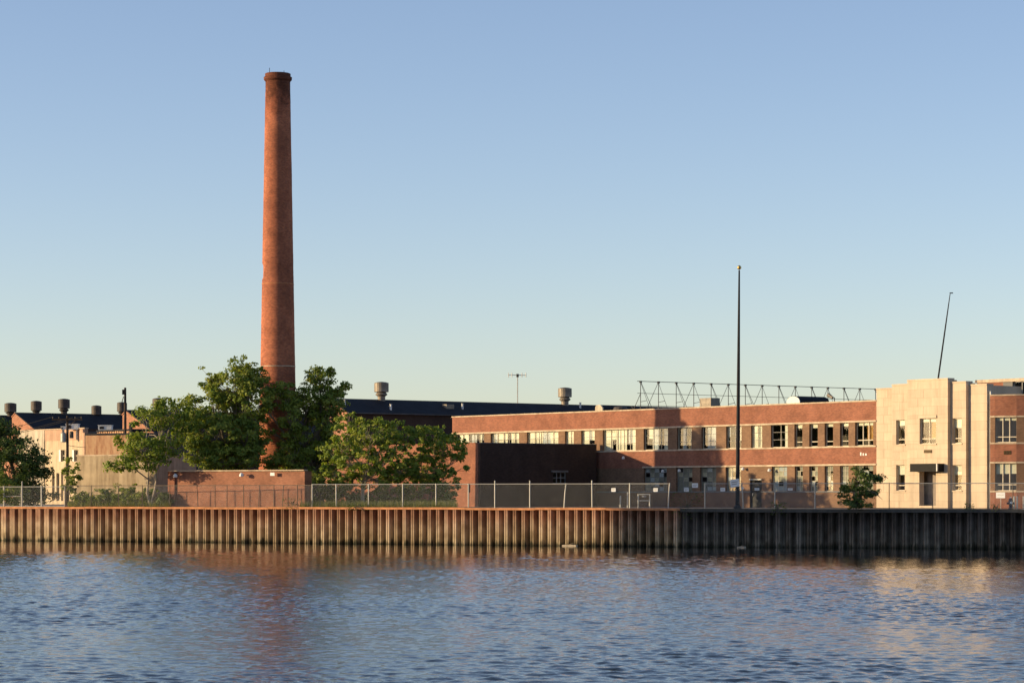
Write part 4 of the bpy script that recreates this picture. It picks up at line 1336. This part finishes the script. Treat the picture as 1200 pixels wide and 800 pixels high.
# ---- signs
def small_sign(px, py, w, h, label, setb=1.0, rot=0.0, cat='sign', group=None, mat='sign_white'):
    p = fpt(px, setb)
    z = WZ(py, p.y)
    rz = rzl if px <= 797 else rzr
    t = thing('fence_sign', label, cat, (p.x, p.y, z), rz, group)
    wm = w / F * p.y; hm = h / F * p.y
    b = MB().box(-wm / 2, wm / 2, -0.012, 0.012, -hm / 2, hm / 2).build('board', mat, t)
    b.rotation_euler[1] = rot
    for k in range(2):
        l = MB().box(-wm * 0.34, wm * (0.34 - 0.12 * k), -0.017, -0.0125, hm * (0.10 - 0.26 * k), hm * (0.18 - 0.26 * k)).build('faded_print', 'vent_metal', b)
    MB().box(-0.02, 0.02, 0.013, 0.08, hm * 0.2, hm * 0.3).build('tie', 'galv', t)
    return t
small_sign(719, 573.7, 5.6, 4.2, 'small white fence sign in sun, nearest the brick annex', group=None)
small_sign(768.3, 573.7, 5.6, 4.2, 'small white fence sign in sun, just left of the leaning post')
small_sign(804.5, 573.6, 5.4, 4.2, 'small pale fence sign in shade below the higher sign')
small_sign(814.5, 568.5, 7, 5.4, 'pale sign standing above the fence rail left of the flagpole')
small_sign(847, 573.2, 5.6, 4.2, 'small pale fence sign just left of the flagpole')
small_sign(870, 571.8, 3, 2.4, 'tiny pale tag on the fence just right of the flagpole')
small_sign(887, 572.8, 5.6, 2.8, 'narrow white fence sign in front of the dark door')
small_sign(926, 573, 5.8, 2.6, 'narrow white fence sign right of the dark door')
small_sign(861, 565.8, 11, 9, 'large tilted pale blue sign beside the flagpole', setb=0.92, rot=math.radians(-9))
# post sign by the right wing
YS = 209.3
ps = thing('post_sign', 'blank white board on a thin post before the right brick wing', 'sign', (WX(1172.6, YS), YS, GZ), math.radians(-30))
zz = WZ(580, YS) - GZ
MB().box(-0.36, 0.36, -0.03, 0.0, zz - 0.22, zz + 0.22).build('board', 'sign_white', ps)
MB().tube([(0, 0.03, -0.1), (0, 0.03, zz + 0.2)], 0.025, 6).build('post', 'galv', ps)
MB().box(-0.26, 0.26, -0.034, -0.031, zz + 0.02, zz + 0.05).build('faded_print', 'pale_cream', ps)
# standpipe / hydrant
YH = 203.0
hy = thing('fire_hydrant', 'dark blue hydrant with pale cap beside the bollards at right', 'hydrant', (WX(1184.3, YH), YH, GZ))
MB().lathe([(0.2, 0), (0.2, 0.06), (0.13, 0.08), (0.13, 0.55), (0.17, 0.58), (0.17, 0.66), (0.12, 0.78), (0.04, 0.84)], 12).build('barrel', 'hydrant', hy)
MB().tube([(-0.28, -0.02, 0.45), (0.26, -0.02, 0.45)], 0.085, 8).build('hose_outlet', 'hydrant', hy)
MB().tube([(0, -0.1, 0.5), (0, -0.24, 0.5)], 0.1, 8).build('hose_cap', 'lamp_white', hy)
MB().lathe([(0.06, 0.842), (0.06, 0.92)], 6).build('operating_nut', 'lamp_white', hy)
for px, lab in ((1188.6, 'slim pale bollard nearest the hydrant'), (1191.8, 'slim pale bollard next but one to the hydrant'), (1199.5, 'pale bollard cut by the right edge of the picture')):
    t = thing('bollard', lab, 'bollard', (WX(px, 204.5), 204.5, GZ), 0, 'bollards by the right wing')
    MB().tube([(0, 0, -0.1), (0, 0, 0.92)], 0.07, 8).build('post', 'galv', t)
    MB().lathe([(0.075, 0.921), (0.05, 0.97), (0.01, 0.99)], 8).build('cap', 'galv', t)
# pipe rack in the yard
YR = 226
pr = thing('pipe_rack', 'small square pipe frame standing in the shaded yard', 'pipe frame', (WX(748, YR), YR, GZ), math.radians(-20))
wR = 14 / F * YR
m = MB()
for x in (0, wR): MB().tube([(x, 0, -0.1), (x, 0, 1.15)], 0.06, 6).build('upright', 'galv', pr)
for z in (1.12, 0.6): MB().tube([(0.07, 0, z), (wR - 0.07, 0, z)], 0.045, 6).build('rail', 'galv', pr)
MB().lathe([(0.02, -0.06), (0.19, -0.05), (0.19, 0.05), (0.02, 0.06)], 12, wR / 2, 0).build('valve_wheel', 'galv', pr, (0, 0, 0.95))
for px, lab in ((727, 'shorter pale post in the yard behind the fence'), (735.5, 'taller pale post in the yard beside a fence post')):
    h = 0.95 if px == 727 else 1.25
    t = thing('yard_post', lab, 'post', (WX(px, 226), 226, GZ))
    MB().tube([(0, 0, -0.1), (0, 0, h)], 0.06, 7).build('shaft', 'galv', t)
    MB().lathe([(0.065, h), (0.065, h + 0.03), (0.02, h + 0.06)], 8).build('cap', 'galv', t)

# ================================================================== VEGETATION
def leaf_mesh(centers, normals, sizes, tints, name, mat):
    """one folded leaf spray (two triangles pairs) per centre, all as one crown mesh"""
    n = len(centers)
    nr = normals / np.linalg.norm(normals, axis=1, keepdims=True)
    a = RNG.normal(size=(n, 3))
    u = np.cross(nr, a); u /= np.linalg.norm(u, axis=1, keepdims=True)
    w = np.cross(nr, u)
    s = sizes[:, None]
    asp = RNG.uniform(0.45, 0.75, size=(n, 1))
    tip = centers + u * s * 0.62 - nr * s * 0.12
    base = centers - u * s * 0.5
    l = centers + w * s * asp * 0.5 - nr * s * 0.10
    rr = centers - w * s * asp * 0.5 - nr * s * 0.10
    mid = centers + nr * s * 0.04
    co = np.stack([base, rr, tip, l, mid], axis=1).reshape(-1, 3).astype(np.float32)
    b = (np.arange(n) * 5)[:, None]
    tri = np.concatenate([b + np.array([[0, 1, 4]]), b + np.array([[1, 2, 4]]), b + np.array([[2, 3, 4]]), b + np.array([[3, 0, 4]])], axis=1).reshape(-1, 3)
    me = bpy.data.meshes.new(name)
    me.vertices.add(len(co)); me.vertices.foreach_set('co', co.ravel())
    me.loops.add(tri.size); me.loops.foreach_set('vertex_index', tri.ravel().astype(np.int32))
    me.polygons.add(len(tri)); me.polygons.foreach_set('loop_start', np.arange(0, tri.size, 3, dtype=np.int32))
    me.update()
    at = me.attributes.new('tint', 'FLOAT', 'POINT')
    at.data.foreach_set('value', np.repeat(tints, 5).astype(np.float32))
    me.materials.append(M[mat])
    return me

def tree(name, label, cat, base, lobes, clumps, per, leaf, mat, bark='bark', trunks=1, group=None, trunk_r=0.22, cr=(0.55, 1.0), bare=0, flat=0.6, inner=0.45):
    """base: world xyz; lobes: (x,y,z,rx,ry,rz) world ellipsoids that outline the crown"""
    t = thing(name, label, cat, base, 0, group)
    base = np.array(base)
    vol = np.array([l[3] * l[4] * l[5] for l in lobes]) ** 0.75
    vol /= vol.sum()
    cen, nor, siz, tin = [], [], [], []
    wood = MB()
    lobec = [np.array(l[:3]) for l in lobes]
    trunk_top = np.mean(lobec, axis=0) * 0.45 + np.array([base[0], base[1], base[2]]) * 0.55
    starts = []
    for k in range(trunks):
        off = np.array([random.uniform(-0.3, 0.3) * (trunks > 1), random.uniform(-0.3, 0.3) * (trunks > 1), 0])
        tt = trunk_top + np.array([random.uniform(-0.5, 0.5) * trunks * 0.5, random.uniform(-0.4, 0.4), random.uniform(-0.4, 0.4)])
        p0 = off; p2 = tt - base; p1 = (p0 + p2) / 2 + np.array([random.uniform(-0.2, 0.2), random.uniform(-0.2, 0.2), 0])
        wood.tube([p0 - np.array([0, 0, 0.2]), p0 * 0.8 + p1 * 0.2, p1, p2], [trunk_r * 1.25, trunk_r, trunk_r * 0.85, trunk_r * 0.65], 8)
        starts.append(p2)
    limb_ends = []
    for i, l in enumerate(lobes):
        s = starts[i % len(starts)]
        e = np.array(l[:3]) - base - np.array([0, 0, l[5] * 0.25])
        mdl = (s + e) / 2 + np.array([random.uniform(-0.4, 0.4), random.uniform(-0.4, 0.4), random.uniform(-0.1, 0.4)])
        wood.tube([s, s * 0.6 + mdl * 0.4, mdl, e], [trunk_r * 0.55, trunk_r * 0.48, trunk_r * 0.4, trunk_r * 0.2], 6)
        limb_ends.append((s, mdl, e))
    choice = RNG.choice(len(lobes), size=clumps, p=vol)
    for ci in choice:
        l = lobes[ci]
        d = RNG.normal(size=3); d /= np.linalg.norm(d)
        rr = RNG.uniform(inner, 1.0) ** 0.6
        stray = RNG.random() < 0.16
        if stray: rr = RNG.uniform(1.05, 1.28)
        c = np.array(l[:3]) + d * np.array(l[3:6]) * rr
        if c[2] < base[2] + 0.3: c[2] = base[2] + RNG.uniform(0.3, 0.8)
        R = RNG.uniform(*cr) * (0.6 if stray else 1.0)
        n = int(per * RNG.uniform(0.6, 1.35) * (0.4 if stray else 1.0))
        q = RNG.normal(size=(n, 3)); q /= np.linalg.norm(q, axis=1, keepdims=True)
        q *= (RNG.random((n, 1)) ** 0.45) * R
        q[:, 2] *= flat
        cen.append(c + q)
        nn = q / R * 0.9 + np.array([d[0] * 0.35, d[1] * 0.35, 0.55]) + RNG.normal(size=(n, 3)) * 0.45
        nor.append(nn)
        siz.append(RNG.uniform(0.7, 1.3, n) * leaf)
        ct = np.clip(RNG.normal(0.5, 0.16), 0.1, 0.9)
        tin.append(np.clip(RNG.normal(ct, 0.14, n), 0, 1))
        # twig towards the clump
        s, mdl, e = limb_ends[ci]
        k = random.random()
        o = mdl * (1 - k) + e * k
        cc = c - base
        md = (o + cc) / 2 + np.array([random.uniform(-0.2, 0.2), random.uniform(-0.2, 0.2), -0.12])
        wood.tube([o, md, cc], [trunk_r * 0.13, trunk_r * 0.08, 0.008], 4, caps=False)
    for b in range(bare):
        s, mdl, e = random.choice(limb_ends)
        o = mdl
        tip = o + np.array([random.uniform(-1.8, 1.8), random.uniform(-1, 1), random.uniform(-0.8, 1.2)])
        wood.tube([o, (o + tip) / 2 + np.array([0, 0, 0.2]), tip], [0.05, 0.035, 0.012], 4, caps=False)
    cen = np.concatenate(cen) - base; nor = np.concatenate(nor); siz = np.concatenate(siz); tin = np.concatenate(tin)
    wood.build('trunk', bark, t)
    me = leaf_mesh(cen, nor, siz, tin, 'crown', mat)
    link('crown', me, t)
    return t

def lobe(px, py, Y, rx, rz, ry=None):
    """crown lobe centred on column px, row py at depth Y, radii given in photo pixels"""
    p = W(px, py, Y); s = Y / F
    return (p.x, p.y, p.z, rx * s, (ry if ry is not None else rx) * s, rz * s)
def deep(ls, k): return [(a, b, c, d, e * k, f) for a, b, c, d, e, f in ls]
def gbase(px, Y): return (WX(px, Y), Y, GZ)

# big tree left of the chimney
tree('broadleaf_tree', 'largest broad green tree left of the tall chimney', 'tree', gbase(268, 237),
     [lobe(272, 452, 237.5, 36, 29), lobe(246, 478, 237.5, 32, 26), lobe(294, 470, 236.5, 25, 30), lobe(262, 512, 235.5, 44, 30), lobe(290, 520, 235, 26, 26),
      lobe(240, 528, 235.5, 26, 18), lobe(316, 452, 237, 16, 12), lobe(290, 440, 237.5, 20, 14), lobe(228, 500, 237.5, 18, 22), lobe(270, 538, 234.5, 42, 14)],
     620, 42, 0.28, 'leaf', trunks=2, trunk_r=0.3, cr=(0.35, 0.80))
# tree right of the chimney
tree('broadleaf_tree', 'dark spreading tree just right of the tall chimney', 'tree', gbase(364, 240.5),
     [lobe(376, 440, 240.5, 20, 10), lobe(386, 472, 240, 20, 18), lobe(394, 453, 241, 15, 8), lobe(362, 470, 240.5, 26, 22), lobe(362, 510, 240, 32, 30), lobe(380, 488, 241, 20, 20),
      lobe(365, 545, 239, 34, 26), lobe(341, 535, 237.5, 18, 24), lobe(340, 490, 237.6, 13, 26), lobe(331, 458, 237.5, 15, 12), lobe(320, 540, 237.2, 14, 9), lobe(312, 478, 237.2, 9, 8), lobe(316, 502, 237.4, 8, 6), lobe(380, 530, 240, 22, 26)],
     470, 42, 0.28, 'leaf', trunks=2, trunk_r=0.26, cr=(0.35, 0.80))
# sparse pale branched tree
tree('sumac_tree', 'sparse yellow green tree with pale bare branches before the dark shed', 'tree', gbase(178, 232),
     [lobe(196, 484, 233, 26, 15), lobe(172, 490, 232, 16, 14), lobe(150, 518, 231, 20, 12), lobe(168, 525, 231, 22, 14), lobe(196, 520, 233, 18, 14), lobe(146, 544, 230, 22, 8),
      lobe(216, 498, 234, 16, 24), lobe(180, 540, 231, 18, 12), lobe(206, 478, 233, 20, 10)],
     165, 46, 0.26, 'leaf_yellow', bark='bark_pale', trunks=2, trunk_r=0.13, bare=10, cr=(0.45, 0.85))
# dark tree at left edge
tree('broadleaf_tree', 'dense dark tree at the left edge before the cream building', 'tree', gbase(18, 246),
     [lobe(6, 512, 246, 24, 22), lobe(-8, 500, 246, 22, 14), lobe(26, 535, 245, 26, 20), lobe(44, 545, 245, 20, 18), lobe(10, 555, 244, 34, 24), lobe(38, 564, 244.5, 26, 16), lobe(-20, 540, 245, 24, 42), lobe(20, 580, 244, 40, 12)],
     300, 62, 0.25, 'leaf_dark', trunk_r=0.25)
tree('shrub', 'lighter green shrub at the left edge in front of the dark tree', 'shrub', gbase(6, 238), [lobe(6, 578, 238, 16, 18), lobe(-10, 570, 238, 14, 20)], 44, 48, 0.2, 'leaf_yellow', trunk_r=0.08, cr=(0.4, 0.7))
# yard trees right of the chimney, in front of the annex
tree('broadleaf_tree', 'bright leafy tree with two pale trunks before the annex wall', 'tree', gbase(424, 227),
     deep([lobe(406, 496, 228, 16, 12), lobe(404, 522, 227, 22, 14), lobe(434, 506, 227, 26, 18), lobe(458, 506, 228, 18, 16), lobe(420, 540, 226, 32, 12), lobe(452, 536, 227, 22, 18), lobe(440, 560, 227, 24, 14), lobe(390, 530, 227, 16, 14), lobe(398, 552, 226, 22, 12), lobe(464, 522, 228, 16, 14), lobe(476, 512, 229, 14, 12), lobe(470, 548, 228, 18, 14)], 1.8),
     410, 27, 0.28, 'leaf_yellow', bark='bark_pale', trunks=2, trunk_r=0.13, cr=(0.22, 0.55), bare=6)
tree('broadleaf_tree', 'light airy tree against the sunlit red annex wall', 'tree', gbase(506, 231),
     deep([lobe(504, 507, 231, 22, 11), lobe(488, 530, 231, 20, 14), lobe(520, 520, 231, 24, 12), lobe(541, 546, 232, 10, 10), lobe(500, 552, 230, 28, 14), lobe(478, 556, 230, 18, 16), lobe(522, 562, 230.5, 18, 14), lobe(533, 532, 231, 14, 12), lobe(505, 530, 231, 16, 12)], 1.8),
     290, 24, 0.28, 'leaf_yellow', trunks=3, trunk_r=0.11, cr=(0.22, 0.52), bare=8)
# undergrowth
shr = [(98, 585, 235.5, 13, 9, 'leaf'), (120, 583, 235, 15, 11, 'leaf'), (146, 580, 234, 17, 14, 'leaf_yellow'), (172, 582, 233, 15, 11, 'leaf'), (194, 586, 231, 8, 8, 'leaf_dark'),
       (374, 572, 229, 14, 22, 'leaf'), (400, 574, 229, 17, 18, 'leaf'), (454, 576, 229, 18, 18, 'leaf_yellow'), (490, 576, 230, 18, 18, 'leaf_yellow'), (522, 582, 230, 13, 12, 'leaf'), (83, 555, 240, 9, 22, 'leaf_yellow'),
       (420, 586, 231, 14, 8, 'leaf_yellow'), (470, 588, 231, 12, 7, 'leaf'), (388, 566, 240, 14, 20, 'leaf_dark')]
labs = ['low shrub nearest the yard gate below the concrete block', 'second shrub from the gate below the concrete block', 'third shrub from the gate, under the sparse tree', 'fourth shrub from the gate, at the pale trunk',
        'small dark shrub against the left end of the low brick enclosure', 'shrub just right of the low brick enclosure', 'bushy shrub left of the two pale trunks', 'shrub right of the two pale trunks', 'broad shrub before the red annex wall',
        'small shrub at the right end of the undergrowth by the annex', 'slender yellow green shrub between cream building and concrete block', 'low yellow green shrub at the foot of the two pale trunks', 'low shrub close behind the fence before the annex',
        'tall dark shrub in the shade right of the low brick enclosure']
for (px, py, Y, rx, rz, mt), lab in zip(shr, labs):
    tree('shrub', lab, 'shrub', gbase(px, Y), [lobe(px, py, Y, rx, rz, rx * 1.0), lobe(px + rx * 0.5, py + rz * 0.3, Y + 0.3, rx * 0.8, rz * 0.8), lobe(px - rx * 0.6, py + rz * 0.4, Y + 0.2, rx * 0.6, rz * 0.6)], int(22 + rx * 2.6), 30, 0.21, mt, trunk_r=0.05, cr=(0.18, 0.45), group='undergrowth shrubs')
# sapling leaning out over the right bulkhead
Ys = 201.2
tree('sapling', 'leafy sapling growing out of the bulkhead before the stone pavilion', 'sapling', (WX(1006, Ys), Ys + 1.3, GZ - 0.1),
     [lobe(1003, 594, Ys, 18, 11), lobe(998, 580, Ys + 0.6, 15, 9), lobe(1016, 561, Ys + 1, 14, 5), lobe(1031, 559, Ys + 1, 9, 3), lobe(1005, 553, Ys + 1, 8, 6), lobe(992, 572, Ys + 1, 12, 5), lobe(1017, 575, Ys + 0.6, 14, 5), lobe(1008, 566, Ys + 1, 14, 6)],
     95, 34, 0.2, 'leaf_dark', trunk_r=0.06, cr=(0.28, 0.55), bare=6)
# bare twiggy bush hanging at the bend
def twigs(label, p, n, spread, hgt, leafy=0):
    t = thing('weed_clump', label, 'weeds', p)
    m = MB()
    for i in range(n):
        e = Vector((random.uniform(-spread, spread), random.uniform(-0.5, 0.3), random.uniform(-0.7, 1) * hgt))
        md = e * 0.5 + Vector((random.uniform(-0.2, 0.2), 0, 0.15))
        m.tube([(0, 0, 0), md, e], [0.02, 0.014, 0.006], 4, caps=False)
    m.build('stems', 'bark', t)
    k = n * (6 + leafy)
    c = np.stack([RNG.uniform(-spread, spread, k), RNG.uniform(-0.5, 0.3, k), RNG.uniform(-0.6, 0.8, k) * hgt], axis=1)
    link('leaves', leaf_mesh(c, RNG.normal(size=(k, 3)) + np.array([0, 0, 0.6]), RNG.uniform(0.07, 0.15, k), RNG.uniform(0, 1, k), 'leaves', 'leaf_dark'), t)
q = fpt(806, 0.1); twigs('bare twiggy weeds hanging over the bulkhead where sun turns to shade', (q.x, q.y, GZ + 0.15), 22, 1.2, 1.5)
q = fpt(1136, 0.2); twigs('small leafy weed on the quay edge before the stone pavilion', (q.x, q.y, GZ + 0.15), 8, 0.4, 0.4, 6)
q = fpt(1167, 0.2); twigs('small dry weed on the quay edge below the white post sign', (q.x, q.y, GZ + 0.1), 7, 0.35, 0.35, 2)
q = fpt(912, 0.15); twigs('dark weed hanging on the shaded bulkhead right of the flagpole', (q.x, q.y, GZ + 0.0), 12, 0.6, 0.7, 8)
q = fpt(343, 0.1); twigs('dry weeds on the quay edge at the right end of the brick enclosure', (q.x, q.y, GZ + 0.25), 14, 0.8, 0.7, 2)
q = fpt(420, 0.1); twigs('green weeds spilling over the cap below the two pale trunks', (q.x, q.y, GZ + 0.05), 10, 0.9, 0.35, 10)
# grass strip
def grass():
    n = 16000
    px = np.concatenate([RNG.uniform(80, 200, n // 3), RNG.uniform(352, 535, n - n // 3)])
    sb = RNG.uniform(0.7, 9.0, n)
    P = np.array([tuple(fpt(float(a), float(b))) for a, b in zip(px, sb)])
    h = RNG.uniform(0.2, 0.75, n)
    lean = RNG.normal(0, 0.14, (n, 2))
    w = 0.02
    base = np.column_stack([P, np.full(n, GZ)])
    th = RNG.uniform(0, 6.28, n)
    d = np.column_stack([np.cos(th), np.sin(th), np.zeros(n)]) * w
    tip = base + np.column_stack([lean, h])
    co = np.stack([base - d, base + d, tip], axis=1).reshape(-1, 3).astype(np.float32)
    me = bpy.data.meshes.new('grass')
    me.vertices.add(len(co)); me.vertices.foreach_set('co', co.ravel())
    me.loops.add(n * 3); me.loops.foreach_set('vertex_index', np.arange(n * 3, dtype=np.int32))
    me.polygons.add(n); me.polygons.foreach_set('loop_start', np.arange(0, n * 3, 3, dtype=np.int32))
    me.update()
    at = me.attributes.new('tint', 'FLOAT', 'POINT')
    at.data.foreach_set('value', np.repeat(RNG.uniform(0, 1, n), 3).astype(np.float32))
    me.materials.append(M['grass'])
    o = link('grass', me)
    o['kind'] = 'stuff'; o['label'] = 'dry grass and weeds behind the quay fence'; o['category'] = 'grass'
grass()

# ================================================================== OFF THE LEFT OF THE PICTURE
# added unseen block and quay, placed to shadow the right part of the bulkhead
caster_quay = MB(); caster_quay.prism([(-150, 20), (-92, 20), (-92, 196), (-150, 200)], 'z', -2, 2.4)
struct(caster_quay.build('shadow_caster_quay', 'concrete_grey'))
wh = thing('shadow_caster_block', 'added unseen brick block beyond the left edge shading the bulkhead', 'building', (-126, 60, 2.4))
YW = 194.6 - 60
MB().box(0, 30, 0, YW, 0, 19.6).build('wall', 'brick_red', wh)
MB().box(-0.3, 30.3, -0.3, YW + 0.0, 19.602, 20.0).build('coping', 'coping', wh)
for j in range(4):
    for i in range(16):
        y0 = 4 + i * 8.0
        MB().box(30.0, 30.06, y0, y0 + 2.4, 2 + j * 4.4, 4.6 + j * 4.4).build('window', 'frame_grey', wh)

# driftwood caught at the foot of the piling
for px, py, Y, L, lab in ((668, 638.5, 209.5, 1.3, 'pale driftwood plank floating against the sunlit piling'), (869, 641.5, 203.0, 0.7, 'small pale plank floating against the shaded piling')):
    t = thing('driftwood', lab, 'driftwood', (WX(px, Y), Y, 0.03), rzl)
    MB().prism([(-L / 2, -0.08), (L / 2 - 0.1, -0.10), (L / 2, 0.02), (L / 2 - 0.15, 0.09), (-L / 2 + 0.1, 0.1)], 'z', -0.03, 0.07).build('plank', 'bark_pale', t)
    MB().tube([(-L * 0.1, 0, 0.06), (L * 0.15, -0.1, 0.16), (L * 0.3, -0.12, 0.17)], [0.03, 0.022, 0.01], 5).build('branch_stub', 'bark', t)
